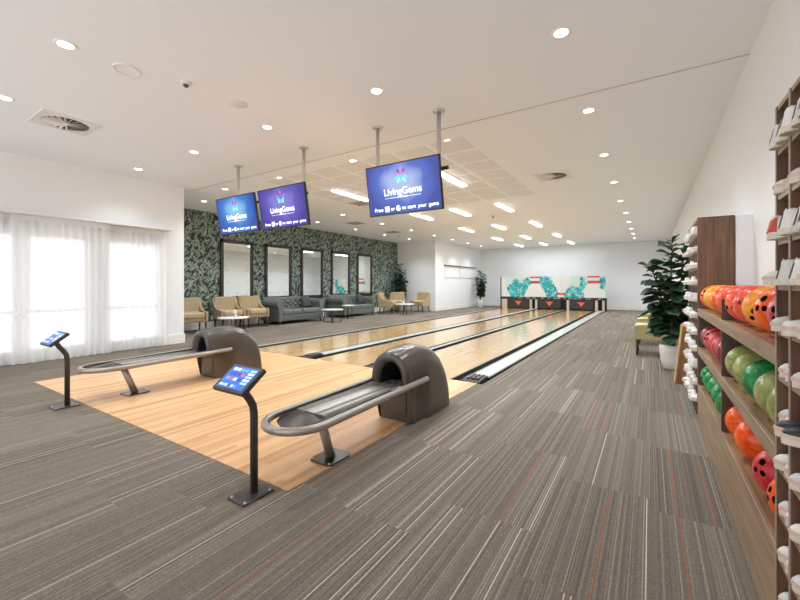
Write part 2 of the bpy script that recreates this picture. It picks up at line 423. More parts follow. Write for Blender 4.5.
for i, (y0, y1) in enumerate(WIN):
    b = bm_(); x0, x1 = XL-0.13, XL-0.07
    box(b, x0, x1, y0, y0+0.05, 0, WZ); box(b, x0, x1, y1-0.05, y1, 0, WZ); box(b, x0, x1, y0, y1, WZ-0.05, WZ); box(b, x0, x1, y0, y1, 0, 0.06)
    box(b, x0+0.01, x1-0.01, y0, y1, 0.78, 0.83)
    if y1-y0 > 1.5: box(b, x0, x1, 1.80, 1.88, 0, WZ)
    w = struct('window_%d' % (i+1), b, M['trimw'])
    b = bm_(); box(b, XL-0.104, XL-0.098, y0+0.05, y1-0.05, 0.06, WZ-0.05); obj('pane', b, M['glass'], w)
# ledge with pale panels on the stub wall
t = thing('wall_ledge', 'thin dark ledge over two pale panels on the white side wall near the pins', 'ledge', (XS, 18.85, 1.6))
b = bm_(); box(b, 0.0, 0.10, -2.0, 2.0, 0.57, 0.61, 0.004, 1); obj('shelf', b, M['darkmetal'], t)
for y0, y1 in ((-1.95, -0.22), (-0.12, 1.95)):
    b = bm_(); box(b, 0.0, 0.03, y0, y1, 0.0, 0.57, 0.004, 1); obj('panel', b, M['trimw'], t)

# ------------------------------------------------------------------ lanes
LANES = [(-3.36, -2.22, 'right-hand', 'nearest the carpet walkway'), (-4.68, -3.68, 'middle', 'between the two white-capped dividers'), (-6.42, -5.12, 'left-hand', 'nearest the green lounge wall')]
GUT = [((-3.46, -3.36), (-2.22, -2.06)), ((-4.78, -4.68), (-3.68, -3.58)), ((-6.56, -6.42), (-5.12, -5.02))]
for (x0, x1, nm, wh), gs in zip(LANES, GUT):
    t = thing('bowling_lane', '%s glossy timber bowling lane, %s' % (nm, wh), 'bowling lane', ((x0+x1)/2, FY, -0.1), 0, 'bowling lanes'); cx = (x0+x1)/2
    b = bm_(); box(b, x0-cx, x1-cx, 0, PY-0.03-FY, 0.0, 0.104); obj('lane_bed', b, M['lane'], t)
    for g0, g1 in gs:
        b = bm_(); box(b, g0-cx, g1-cx, 0.02, PY-0.03-FY, 0.0, 0.045)
        if g0 > cx: box(b, g0-cx, g0-cx+0.02, 0.02, PY-0.03-FY, 0.0, 0.103)
        else: box(b, g1-cx-0.015, g1-cx, 0.02, PY-0.03-FY, 0.0, 0.103)
        obj('gutter', b, M['gutter'], t)
def divider(x0, x1, label, lips):
    cx = (x0+x1)/2; w = x1-x0
    t = thing('lane_divider', label, 'lane divider', (cx, FY, -0.1), 0, 'lane dividers')
    b = bm_(); box(b, -w/2, w/2, 0.30, PY-0.03-FY, 0.0, 0.125, 0.008, 1); obj('capping', b, M['cap'], t)
    b = bm_()
    for s in lips: 
        xx = s*(w/2); box(b, min(xx, xx+s*0.018), max(xx, xx+s*0.018), 0.30, PY-0.03-FY, 0.0, 0.118)
    if lips: obj('edge_strip', b, M['rubber'], t)
    b = bm_()
    ww = max(w/2, 0.058)
    prism(b, [(0.0, 0.0), (0.34, 0.0), (0.34, 0.135), (0.22, 0.142), (0.03, 0.125), (0.0, 0.112)], 'X', -ww, ww, bev=0.008)
    e = obj('end_piece', b, M['rubber'], t)
    b = bm_()
    for k in (-0.5, 0, 0.5): box(b, ww*k-0.02, ww*k+0.02, 0.06, 0.32, 0.13, 0.150, 0.006, 1)
    obj('end_rib', b, M['darkmetal'], e)
divider(-2.04, -1.80, 'wide pale divider capping beside the carpet walkway on the right', (1, -1))
divider(-3.56, -3.48, 'narrow white divider capping between the right-hand and middle lanes', (1, -1))
divider(-5.00, -4.80, 'pale divider capping between the middle and left-hand lanes', (1, -1))
t = thing('lane_edging', 'thin white edging along the carpet on the left of the left-hand lane', 'edging', (-6.63, FY, -.1))
b = bm_(); box(b, -.03, .03, 0, PY-.04-FY, 0, 0.114); obj('white_strip', b, M['cap'], t)
for x0, x1, z in ((.03, .068, .102), (-.08, -.03, .110)):
    b = bm_(); box(b, x0, x1, 0, PY-.04-FY, 0, z); obj('dark_strip', b, M['rubber'], t)
# ------------------------------------------------------------------ masking unit
t = thing('masking_unit', 'printed pin-deck masking unit with giant pins and teal shards at lane ends', 'masking unit', (0, PY, 0))
MX0, MX1, MZ0, MZ1 = -6.62, -1.72, 0.62, 1.66
def pin_poly(cx, z0, s):
    pr = [(0.0, 0.20), (0.10, 0.27), (0.28, 0.345), (0.42, 0.335), (0.55, 0.26), (0.68, 0.17), (0.78, 0.135), (0.86, 0.15), (0.94, 0.155), (0.985, 0.10), (1.0, 0.0)]
    return [(cx+w*s, z0+h*s*1.15) for h, w in pr] + [(cx-w*s, z0+h*s*1.15) for h, w in pr[-2::-1]]
def clip(poly, z0, z1, x0, x1):
    def cut(ps, f):
        out = []
        for i in range(len(ps)):
            a, c = ps[i], ps[(i+1) % len(ps)]; fa, fc = f(a), f(c)
            if fa >= 0: out.append(a)
            if (fa >= 0) != (fc >= 0):
                q = fa/(fa-fc); out.append((a[0]+(c[0]-a[0])*q, a[1]+(c[1]-a[1])*q))
        return out
    for f in (lambda p: p[1]-z0, lambda p: z1-p[1], lambda p: p[0]-x0, lambda p: x1-p[0]):
        poly = cut(poly, f)
        if len(poly) < 3: return None
    return poly
rnd = random.Random(3)
PXM = -3.62
PINS = [(-4.88, -0.05, 1.6), (-2.22, -0.07, 1.7), (-6.62, 0.0, 1.4)]
for (x0, x1) in ((MX0, PXM-0.01), (PXM+0.01, MX1)):
    b = bm_(); box(b, x0, x1, 0, 0.05, MZ0, MZ1)
    yy = -0.004
    def flat(poly, mi, y):
        poly = clip(poly, MZ0+0.002, MZ1-0.002, x0+0.002, x1-0.002)
        if not poly: return
        vs = [b.verts.new((p[0], y, p[1])) for p in poly]
        try: b.faces.new(vs).material_index = mi
        except ValueError: pass
    clusters = [(-5.75, 0.92, 0.6, 0.42, 240), (-5.9, 1.1, 0.3, 0.45, 50), (-4.15, 0.95, 0.62, 0.5, 260), (-4.45, 1.4, 0.3, 0.25, 60), (-5.28, 1.4, 0.2, 0.2, 34), (-3.05, 0.8, 0.42, 0.34, 120), (-2.68, 1.3, 0.12, 0.28, 30), (-1.80, 1.3, 0.14, 0.3, 34)]
    n = 0
    for cx, cz, rx, rz, cnt in clusters:
        for q in range(cnt):
            a = rnd.uniform(0, 2*PI); rr = math.sqrt(rnd.random()); px, pz = cx+math.cos(a)*rr*rx, cz+math.sin(a)*rr*rz
            sz = rnd.uniform(0.035, 0.12); a0 = rnd.uniform(0, 2*PI); k = rnd.choice((3, 4, 4))
            n += 1
            flat([(px+sz*math.cos(a0+2*PI*i/k)*rnd.uniform(.6, 1), pz+sz*math.sin(a0+2*PI*i/k)*rnd.uniform(.6, 1)) for i in range(k)], 3+rnd.choice((0, 1, 1, 2, 2, 3, 4)), yy-0.00002*n)
    for cx, z0, s in PINS:
        if s > 0:
            flat(pin_poly(cx, z0, s), 1, -0.016)
            pp = pin_poly(cx, z0, s)
            for lo, hi in ((1.30, 1.43), (1.57, 1.65)):
                q = clip(pp, lo, hi, -99, 99)
                if q and cx > -6.5: flat(q, 2, -0.018)
    # upside-down pin across the seam, with a red ring near its neck
    pp = [(p[0], 2.55-p[1]) for p in pin_poly(PXM, 0.55, 1.25)]
    flat(pp, 1, -0.017); q = clip(pp, 0.74, 0.84, -99, 99)
    if q: flat(q, 2, -0.019)
    obj('mask_panel', b, [M['mask'], M['pinw'], M['pinr']]+TEAL, t, recalc=False)
b = bm_(); box(b, MX0, MX1, -0.03, 0.06, 0.50, 0.62); band = obj('fascia_band', b, M['maskblack'], t)
b = bm_(); rr = random.Random(5)
x = MX0+0.4
while x < MX1-0.25:                                   # worn pale lettering blur on the band, too small to read
    w = rr.uniform(0.04, 0.12)
    if rr.random() < 0.62: box(b, x, x+w, -0.033, -0.030, 0.545, 0.585)
    x += w+rr.uniform(0.01, 0.05)
obj('band_print', b, M['cap'], band)
b = bm_(); box(b, MX0-0.04, MX0, -0.05, 0.25, 0, MZ1); obj('side_frame', b, M['maskblack'], t)
b = bm_(); box(b, MX1, MX1+0.04, -0.05, 0.25, 0, MZ0); obj('side_frame', b, M['maskblack'], t)
for cx in (-5.74, -4.20, -2.76):
    b = bm_(); box(b, cx-0.54, cx+0.52, 0.02, 0.05, 0.06, 0.50); g = obj('pin_guard', b, M['guard'], t)
    b = bm_(); prism(b, [(cx-0.17, 0.40), (cx+0.17, 0.40), (cx, 0.17)], 'Y', 0.012, 0.02); obj('emblem', b, M['orange'], g)
for x0, x1 in ((-6.60, -6.32), (-5.16, -5.05), (-4.88, -4.78), (-3.40, -3.28), (-2.16, -2.04), (-1.86, -1.76)):
    b = bm_(); box(b, x0, x1, -0.02, 0.18, -0.02 if x0 > -6.5 else 0.0, 0.50, 0.01, 1); obj('kickback', b, M['cream'], t)
b = bm_(); box(b, MX0, MX1, 0.12, 0.16, 0.005, 0.50); obj('pit_curtain', b, M['hoodin'], t)

# ------------------------------------------------------------------ ball returns
def make_return(loc, label):
    t = thing('ball_return', label, 'ball return', loc, 0, 'ball returns')
    def hw(yy): return 1.0
    n = 28
    def sec(y, w, h, z0=0.0, inset=0.0, e=3.2):
        out = []
        for i in range(n+1):
            a = PI*i/n; ca, sa = math.cos(a), math.sin(a)
            x = w*math.copysign(abs(ca)**(2/e), ca); z = z0+(h-z0)*abs(sa)**(2/e)
            if inset and z < 0.45 and abs(x) > 0.6*w: x *= (1-inset)
            out.append((x, y, z))
        return out
    b = bm_()
    S_ = [(2.80, .175, .585, .40, 0), (2.83, .197, .615, .30, 0), (2.88, .207, .64, .12, 0), (2.93, .212, .655, .02, 0.14), (2.96, .213, .662, 0.0, 0.14), (3.13, .215, .672, 0, 0.14), (3.16, .217, .672, 0, 0),
          (3.24, .217, .668, 0, 0), (3.34, .217, .65, 0, 0), (3.44, .216, .61, 0, 0), (3.53, .215, .545, 0, 0), (3.59, .213, .46, 0, 0), (3.62, .211, .36, 0, 0), (3.632, .209, .22, 0, 0), (3.635, .207, .10, 0, 0)]
    rings = loft(b, [sec(*q[:4], q[4]) for q in S_[3:]], cap=False, closed=False)
    bk = [v for v in rings[-1]]; b.faces.new(bk)
    # visor and the arched mouth
    def arch(y, w, z0, z1, e=2.4):
        out = []
        for i in range(n+1):
            a = PI*i/n; ca, sa = math.cos(a), math.sin(a)
            out.append((w*math.copysign(abs(ca)**(2/e), ca), y, z0+(z1-z0)*abs(sa)**(2/e)))
        return out
    front = rings[0]
    vis = [[b.verts.new(p) for p in arch(y, w, z0, z1)] for y, w, z0, z1 in ((2.88, .206, .34, .645), (2.835, .197, .36, .634), (2.815, .17, .37, .60), (2.83, .14, .35, .57), (2.87, .126, .33, .55))]
    prev = front
    for r in vis:
        for k in range(n):
            f = b.faces.new((prev[k], prev[k+1], r[k+1], r[k])); f.smooth = True
        prev = r
    obj('hood', b, M['hood'], t)
    b = bm_(); loft(b, [arch(2.87, .127, .31, .551), arch(3.05, .125, .31, .55), arch(3.40, .10, .31, .48)], cap=False, closed=False)
    vs = [b.verts.new(p) for p in arch(3.40, .10, .31, .48)]; b.faces.new(vs); obj('mouth', b, M['hoodin'], t, recalc=True)
    b = bm_(); prism(b, [(-.172, 0.0), (.172, 0.0), (.185, 0.34), (-.185, 0.34)], 'Y', 2.935, 2.97, bev=0.008); fp = obj('front_panel', b, M['hood'], t)
    b = bm_(); box(b, -.12, .12, 2.925, 2.937, .06, .27, .006, 1); obj('access_door', b, M['hood'], fp)
    # loop rail
    zr, hx = 0.352, 0.215
    pts = [(-hx, 3.02, zr+.02), (-hx, 2.6, zr+.012), (-hx, 2.1, zr+.004)]
    for i in range(13):
        a = PI+PI*i/12; pts.append((hx*math.cos(a), 1.80+0.24*math.sin(a)*1.0, zr))
    pts += [(hx, 2.1, zr+.004), (hx, 2.6, zr+.012), (hx, 3.14, zr+.02)]
    b = bm_(); tube(b, pts, 0.027, 12); obj('loop_rail', b, M['greymetal'], t)
    b = bm_()
    inner = [(x*0.83, y+0.01 if y < 1.8 else y, z+0.012) for x, y, z in pts[:-1]]
    tube(b, inner, 0.012, 8); obj('bumper_strip', b, M['rubber'], t)
    # tray
    b = bm_()
    prof = [(-.135, .375), (-.135, .345), (-.10, .338), (-.05, .33), (-.045, .345), (-.02, .345), (-.015, .325), (.015, .325), (.02, .345), (.045, .345), (.05, .33), (.10, .338), (.135, .345), (.135, .375)]
    poly = prof+[(x*0.98, z-0.03) for x, z in prof[::-1]]
    prism(b, poly, 'Y', 1.88, 3.06); obj('ball_tray', b, M['steel'], t)
    b = bm_()
    for s in (-1, 1):
        b = bm_(); box(b, s*.165-.03, s*.165+.03, 2.74, 2.80, .33, .37, .006, 1); obj('bracket', b, M['steel'], t)
        b = bm_(); box(b, s*.17-.03, s*.17+.03, 1.92, 1.97, .32, .345, .006, 1); obj('bracket', b, M['steel'], t)
    b = bm_()
    k = 16; rim = [b.verts.new((.17*math.cos(PI+PI*i/k), 1.84+.2*math.sin(PI+PI*i/k), .352)) for i in range(k+1)]
    top = [b.verts.new((.05*math.cos(PI+PI*i/k), 1.84+.05*math.sin(PI+PI*i/k), .385)) for i in range(k+1)]
    tl = [b.verts.new((.15*math.cos(PI+PI*i/k), 1.84+.18*math.sin(PI+PI*i/k), .325)) for i in range(k+1)]
    for i in range(k):
        b.faces.new((rim[i], rim[i+1], top[i+1], top[i])); b.faces.new((tl[i], tl[i+1], rim[i+1], rim[i]))
    b.faces.new(top); b.faces.new(tl); b.faces.new((rim[0], top[0], top[-1], rim[-1], tl[-1], tl[0]))
    obj('nose_plate', b, M['darkmetal'], t)
    b = bm_(); tube(b, [(0.03, 2.05, .012), (0.06, 1.92, .32)], 0.033, 14); p = obj('post', b, M['greymetal'], t)
    b = bm_(); prism(b, [(-.07, 1.96), (-.05, 1.93), (.11, 1.93), (.13, 1.96), (.13, 2.14), (.11, 2.17), (-.05, 2.17), (-.07, 2.14)], 'Z', 0.006, 0.018); f = obj('foot_plate', b, M['darkmetal'], p)
    b = bm_()
    for x, y in ((-.05, 1.95), (.11, 1.95), (.11, 2.15), (-.05, 2.15)): lathe(b, [(0, .024), (.010, .022), (.010, .017)], 8, x, y)
    obj('bolt', b, M['steel'], f)
    return t
r0 = make_return((-1.955, 0, 0.0), 'brown bowling ball return nearest the camera, beside the carpet walkway')
index(r0)
dup(r0, (-4.985, 0, 0.0), 0, 'brown bowling ball return on the left of the approach, in front of the curtain')

# ------------------------------------------------------------------ touch-screen kiosks
def make_kiosk(loc, label):
    t = thing('touch_screen_kiosk', label, 'kiosk', loc, 0, 'scoring kiosks')
    b = bm_(); box(b, -.078, .078, -.105, .105, 0.0, .012, .003, 1); p = obj('base_plate', b, M['kiosk'], t)
    for x, y in ((-.06, -.085), (.06, -.085), (.06, .085), (-.06, .085)):
        b = bm_(); lathe(b, [(0, .0165), (.009, .015), (.009, .010)], 8, x, y); obj('screw', b, M['steel'], p)
    b = bm_(); tube(b, [(0, .02, .012), (0, .02, .48), (0, .012, .53), (0, -.012, .575), (0, -.045, .62), (0, -.07, .665), (0, -.085, .69)], 0.023, 14); obj('post', b, M['kiosk'], t)
    ta = math.radians(37); R = Matrix.Translation((0, -.087, .714)) @ Matrix.Rotation(ta, 4, 'X')
    b = bm_(); box(b, -.141, .141, -.094, .094, -.030, 0.0, .007, 2); xf(b, R); f = obj('tablet_case', b, M['kiosk'], t)
    b = bm_(); box(b, -.118, .118, -.076, .076, -.001, .0015); xf(b, R); sc = obj('screen', b, M['ui'], f)
    rr = random.Random(4); b = bm_()
    for i in range(4):
        for j in range(3):
            x = -.095+i*.036; y = .045-j*.034
            box(b, x, x+.026, y, y+.020, .0015, .0022, mi=(0, 1, 2, 0, 1, 3, 2, 1, 0, 2, 3, 1)[(i*3+j) % 12])
    for j in range(5):
        box(b, .056, .108, .050-j*.022, .064-j*.022, .0015, .0022, mi=(4, 0, 4, 0, 4)[j])
    for i in range(6): box(b, -.10+i*.025, -.082+i*.025, -.066, -.050, .0015, .0022, mi=(0, 4, 0, 1, 0, 2)[i])
    xf(b, R); obj('screen_button', b, [M['uiw'], M['uib'], M['uil'], M['uir'], M['uig']], sc)
    return t
M['ui'] = mat('kiosk screen blue', (40, 96, 186), 0.3, emit=0.55); M['uiw'] = mat('kiosk white', (225, 235, 250), 0.4, emit=0.55)
M['uib'] = mat('kiosk navy', (36, 66, 150), 0.4, emit=0.55); M['uil'] = mat('kiosk sky', (96, 160, 226), 0.4, emit=0.55)
M['uir'] = mat('kiosk coral', (226, 84, 70), 0.4, emit=0.55); M['uig'] = mat('kiosk mint', (150, 206, 178), 0.4, emit=0.55)
k0 = make_kiosk((-1.985, 1.435, 0), 'charcoal touch-screen kiosk with lit screen, standing nearest the camera')
index(k0)
dup(k0, (-5.02, 1.435, 0), 0, 'charcoal touch-screen kiosk on the far left, in front of the curtain')

# ------------------------------------------------------------------ hanging screens
FLOWER = [mat('logo %s' % n, c, 0.4, emit=0.55) for n, c in (('plum', (112, 52, 140)), ('violet', (150, 104, 190)), ('teal', (64, 186, 206)), ('sky', (130, 216, 226)))]
ICON = mat('icon blue', (60, 110, 200), 0.4, emit=0.55)
def tv(cx, label, smat, poles, dark=False):
    t = thing('hanging_screen', label, 'television', (cx, 3.95, 2.43), 0, 'hanging scoring screens', rot=(math.radians(9.5), 0, 0))
    b = bm_(); box(b, -.53, .53, 0.0, .04, -.31, .31, .004, 1); f = obj('bezel', b, M['blackmetal'], t)
    b = bm_(); box(b, -.515, .515, -.002, .001, -.295, .295); sc = obj('display', b, smat, t)
    b = bm_()
    n = 10
    for i in range(n):                                  # petal emblem above the name
        a = PI/2+2*PI*i/n; L = 0.118 if i % 2 == 0 else 0.10; ca, sa = math.cos(a), math.sin(a); ox, oz = 0.0, 0.15
        pts = [(0.026, 0), (0.066, 0.021), (L, 0), (0.066, -0.021)]
        vs = [b.verts.new((ox+u*ca-w*sa, -.0034-.0001*i, oz+u*sa+w*ca)) for u, w in pts]
        up = sa > 0.15
        b.faces.new(vs).material_index = (0 if i % 2 else 1) if up else (2 if i % 2 else 3)
    obj('emblem', b, FLOWER, sc, recalc=False)
    b = bm_(); text_mesh(b, 'LivingGems', 0.118, 0.0, -0.035, -.0036, bold=0.001)
    for s in (-1, 1): box(b, s*.17-.09, s*.17+.09, -.0036, -.003, -.106, -.103)
    for q in range(9): box(b, -.075+q*.017, -.065+q*.017, -.0036, -.003, -.110, -.099)
    obj('title_text', b, M['text'], sc, recalc=False)
    for w_, x_ in (('Press', -.37), ('or', -.158), ('to', .005), ('start', .115), ('your', .263), ('game', .418)):
        b = bm_(); text_mesh(b, w_, 0.062, x_, -.238, -.0036, bold=0.0006); obj('prompt_text', b, M['text'], sc, recalc=False)
    b = bm_(); box(b, -.275, -.21, -.0036, -.003, -.268, -.203); box(b, -.265, -.24, -.0042, -.0036, -.230, -.215, mi=1); box(b, -.255, -.22, -.0042, -.0036, -.258, -.245, mi=1)
    obj('prompt_icon', b, [M['text'], ICON], sc, recalc=False); b = bm_()
    lathe(b, [(0, 0), (.034, 0), (.034, .001)], 16); 
    for v in b.verts:
        if abs(v.co.z) < 0.01 and v.co.x > -.1: v.co = Vector((-.075+v.co.x, -.0036-v.co.z, -.236+v.co.y))
    prism(b, [(-.075, -.215), (-.045, -.215), (-.045, -.245), (-.06, -.24)], 'Y', -.0048, -.0044, mi=1)
    obj('prompt_icon', b, [M['text'], ICON], sc, recalc=False)
    return t
SB = screen_mat('screen deep blue', (34, 58, 160), (70, 104, 204), (176, 194, 240))
SP = screen_mat('screen purple', (64, 50, 156), (98, 82, 190), (136, 128, 216))
SL = screen_mat('screen bright blue', (26, 76, 180), (48, 124, 214), (140, 200, 244))
tv(-2.535, 'lit blue hanging screen, rightmost of the three and closest to the camera', SB, None)
tv(-4.715, 'lit purple hanging screen, middle one of the three', SP, None)
tv(-5.865, 'lit bright blue hanging screen, leftmost of the three', SL, None)
def tvmount(xs, x0, x1, label):
    t = thing('screen_mount', label, 'screen mount', (0, 4.06, 0), 0, 'screen mounts')
    for x in xs:
        b = bm_(); tube(b, [(x, 0.02, 2.30), (x, 0.02, H)], 0.026, 12); p = obj('pole', b, M['pole'], t)
        b = bm_(); lathe(b, [(0, H-.014), (.07, H-.014), (.075, H-.006), (.075, H)], 20, x, 0.02); obj('ceiling_flange', b, M['pole'], p)
    b = bm_(); tube(b, [(x0, .02, 2.62), (x1, .02, 2.62)], 0.022, 10); obj('crossbar', b, M['blackmetal'], t)
tvmount((-2.10, -3.0), -3.05, -1.98, 'two silver ceiling poles and dark bar carrying the rightmost screen')
tvmount((-4.38, -6.0), -6.3, -4.3, 'two silver ceiling poles and dark bar carrying the two left screens')

# ------------------------------------------------------------------ ceiling lamps and fittings
def downlight(x, y, label, k=1.0):
    t = thing('recessed_downlight', label, 'downlight', (x, y, H), 0, 'recessed downlights')
    b = bm_(); lathe(b, [(.055, -.003), (.075, -.007), (.082, -.004), (.082, 0.0)], 24); obj('trim_ring', b, M['trimw'], t)
    b = bm_(); lathe(b, [(0, -.005), (.055, -.005), (.055, -.001)], 20); obj('lens', b, M['lamp'], t)
    ld = bpy.data.lights.new('lamp_glow', 'SPOT'); ld.energy = DL_W*k; ld.spot_size = math.radians(122); ld.spot_blend = 1.0; ld.shadow_soft_size = 0.06; ld.color = (0.835, 0.93, 1.0)
    lo = bpy.data.objects.new('lamp_glow', ld); C.objects.link(lo); lo.parent = t; lo.location = (0, 0, -.03)
ordn = ['first', 'second', 'third', 'fourth', 'fifth', 'sixth', 'seventh', 'eighth', 'ninth', 'tenth', 'eleventh', 'twelfth', 'thirteenth']
for i, y in enumerate((3.36, 5.04, 6.9, 8.85, 10.9, 12.8, 14.7, 16.55, 18.2, 20.0)):
    downlight(-0.61 if y < 12 else -0.58, y, 'bright round downlight, %s from the top edge in the row along the right-hand wall' % ordn[i], 1.5)
for i, (x, y) in enumerate(((-7.66, 3.22), (-5.95, 3.28), (-4.2, 3.28), (-2.44, 3.3))):
    downlight(x, y, 'bright round downlight over the approach, %s from the left in the row before the screens' % ordn[i], 0.45 if i == 0 else 1.0)
for i, (x, y) in enumerate(((-7.69, 4.91), (-6.0, 4.98), (-4.15, 4.96), (-2.43, 5.01))):
    downlight(x, y, 'bright round downlight near the perforated ceiling squares, %s from the left behind the screens' % ordn[i])
for i, (x, y) in enumerate(((-5.975, 1.19), (-4.21, 1.21))):
    downlight(x, y, 'bright round downlight at the upper left, %s' % ('beside the square ceiling vent' if i == 0 else 'nearest the top edge'))
for i, y in enumerate((8.6, 10.6, 12.5, 14.35, 16.13, 17.9, 19.67)):
    downlight(-7.6, y, 'small bright downlight, %s along the strip between lounge and lanes' % ordn[i])
for i, (x, y) in enumerate(((-9.25, 5.35), (-9.2, 7.25), (-9.2, 9.17), (-9.25, 11.18), (-9.2, 13.0), (-9.15, 14.85))):
    downlight(x, y, 'small bright downlight over the lounge seats, %s from the left along the green wall' % ordn[i])
def batten(x, y, label, k=1.0):
    t = thing('linear_ceiling_light', label, 'ceiling light', (x, y, H), 0, 'linear ceiling lights over the lanes')
    b = bm_(); box(b, -.075, .075, -.6, .6, -.03, 0.0); obj('housing', b, M['trimw'], t)
    b = bm_(); box(b, -.07, .07, -.595, .595, -.055, -.03, .008, 1); obj('diffuser', b, M['lampl'], t)
    ld = bpy.data.lights.new('lamp_glow', 'AREA'); ld.shape = 'RECTANGLE'; ld.size = 0.13; ld.size_y = 1.15; ld.energy = LN_W*k; ld.color = (0.835, 0.93, 1.0)
    lo = bpy.data.objects.new('lamp_glow', ld); C.objects.link(lo); lo.parent = t; lo.location = (0, 0, -.06)
cols = {-3.2: 'right-hand', -4.46: 'middle', -5.7: 'left-hand'}
for j, y in enumerate((6.75, 10.0, 13.3, 16.75, 20.1)):
    for x, nm in cols.items():
        batten(x, y, 'bright linear ceiling light over the %s lane, %s row from the hanging screens' % (nm, ordn[j]), (1, 1, 1, .9, .55)[j])
def swirl(x, y, label):
    t = thing('swirl_diffuser', label, 'ceiling vent', (x, y, H), 0, 'square swirl vents')
    b = bm_(); 
    k = 32; R0 = .235
    ring = [b.verts.new((R0*math.cos(2*PI*i/k), R0*math.sin(2*PI*i/k), -.008)) for i in range(k)]
    sq = []
    for i in range(k):
        a = 2*PI*i/k; c, s = math.cos(a), math.sin(a); q = .30/max(abs(c), abs(s)); sq.append(b.verts.new((q*c, q*s, -.008)))
    sq2 = [b.verts.new((v.co.x, v.co.y, 0)) for v in sq]
    for i in range(k):
        j = (i+1) % k
        b.faces.new((ring[i], ring[j], sq[j], sq[i])); b.faces.new((sq[i], sq[j], sq2[j], sq2[i]))
    f = obj('face_plate', b, M['ventg'], t)
    b = bm_(); lathe(b, [(0, -.002), (R0, -.002), (R0, 0)], 32); obj('plenum', b, M['ventd'], t)
    b = bm_()
    for i in range(20):
        a = 2*PI*i/20; tm = Matrix.Rotation(a, 4, 'Z') @ Matrix.Translation((.14, 0, -.008)) @ Matrix.Rotation(math.radians(38), 4, 'X')
        q = bm_(); box(q, -.09, .09, -.012, .012, -.0012, .0012); xf(q, tm); me = bpy.data.meshes.new('q'); q.to_mesh(me); q.free(); b.from_mesh(me); bpy.data.meshes.remove(me)
    lathe(b, [(0, -.014), (.05, -.012), (.05, -.004)], 20); obj('vane_ring', b, M['ventg'], t)
swirl(-6.26, 1.80, 'square swirl air vent in the ceiling at the upper left')
swirl(-1.545, 7.71, 'square swirl air vent in the ceiling right of the perforated squares')
for i, (x, y, w) in enumerate(((-6.15, 7.62, .5), (-8.26, 10.0, .55), (-8.45, 12.5, .55))):
    t = thing('slot_diffuser', 'flat grey ceiling vent, %s' % ('just left of the rightmost screen', 'above the nearer sofa side of the lounge', 'farthest of the flat vents in the lounge')[i], 'ceiling vent', (x, y, H), 0, 'flat ceiling vents')
    b = bm_(); box(b, -w/2, w/2, -w/2, w/2, -.012, 0, .004, 1); f = obj('face_plate', b, M['ventg'], t)
    b = bm_()
    for k in range(5): box(b, -w*.38+k*w*.17, -w*.30+k*w*.17, -w*.42, w*.42, -.015, -.011)
    obj('slot', b, M['ventd'], f)
b = bm_(); lathe(b, [(.095, -.001), (.098, -.008), (.118, -.008), (.12, 0)], 32); tag(obj('speaker_ring', b, M['trimw'], loc=(-4.213, 1.673, H)), 'thin white ring of a flush ceiling speaker near the top left', 'ceiling speaker', 'flush ceiling speakers')
b = bm_(); lathe(b, [(0, -.006), (.10, -.006), (.11, 0)], 32); tag(obj('speaker_disc', b, M['ventg'], loc=(-3.944, 2.678, H)), 'pale round ceiling disc near the smoke detector', 'ceiling speaker', 'flush ceiling speakers')
t = thing('smoke_detector', 'small grey smoke detector on the ceiling at upper left', 'smoke detector', (-3.959, 2.099, H))
b = bm_(); lathe(b, [(0, -.03), (.035, -.03), (.05, -.018), (.052, 0)], 20); obj('body', b, M['ventg'], t)
b = bm_(); lathe(b, [(0, -.052), (.02, -.05), (.028, -.03)], 16); obj('sensor_cap', b, M['ventd'], t)
for i, (x, y, lab) in enumerate(((-3.96, 11.23, 'tiny dark sprinkler head among the linear lights over the lanes'), (-8.9, 13.6, 'tiny dark sprinkler head over the far lounge chairs'))):
    b = bm_(); lathe(b, [(0, -.06), (.035, -.055), (.035, -.05), (.012, -.045), (.012, -.008), (.04, -.004), (.04, 0)], 14); tag(obj('sprinkler_head', b, M['ventd'], loc=(x, y, H)), lab, 'sprinkler', 'ceiling sprinklers')
b = bm_(); box(b, -.25, .25, -.25, .25, -.004, 0); tag(obj('access_panel', b, M['ceil'], loc=(-1.53, 12.05, H)), 'flush white square access panel in the ceiling before the back wall', 'access panel')

# ------------------------------------------------------------------ curtains
def drape(y0, y1, x, ztop, label, amp, per, seed):
    rr = random.Random(seed); t = thing('sheer_curtain', label, 'curtain', (x, (y0+y1)/2, 0), 0, 'sheer white curtains')
    b = bm_(); n = int((y1-y0)/0.011); cy = (y0+y1)/2; rows = 9; ph = [rr.uniform(-.5, .5) for _ in range(8)]
    grid = []
    for j in range(rows):
        z = 0.012+(ztop-0.012)*j/(rows-1); low = 1-j/(rows-1); line = []
        for i in range(n+1):
            y = y0+(y1-y0)*i/n; u = 2*PI*(y-y0)/per
            w = amp*(math.sin(u+0.5*math.sin(u*0.31+ph[0])) + low*0.5*math.sin(u*0.47+ph[1]+low)) + 0.01*low*math.sin(u*0.2+ph[2])
            line.append(b.verts.new((w, y-cy, z)))
        grid.append(line)
    for j in range(rows-1):
        for i in range(n): b.faces.new((grid[j][i], grid[j][i+1], grid[j+1][i+1], grid[j+1][i])).smooth = True
    obj('drape', b, M['curtain'], t, recalc=False)
    b = bm_(); m = int((y1-y0)/per)
    for i in range(m):                                # stiff pleated header
        yy = y0-cy+per*(i+.25); box(b, amp-.004, amp+.012, yy-.018, yy+.018, ztop-.13, ztop, .004, 1)
    box(b, amp+.002, amp+.008, y0-cy, y1-cy, ztop-.09, ztop-.01)
    obj('header_tape', b, M['curtain'], t)
drape(0.2, 1.95, XL+0.07, 2.345, 'white sheer curtain at the left edge, hanging over the near window', 0.026, 0.10, 1)
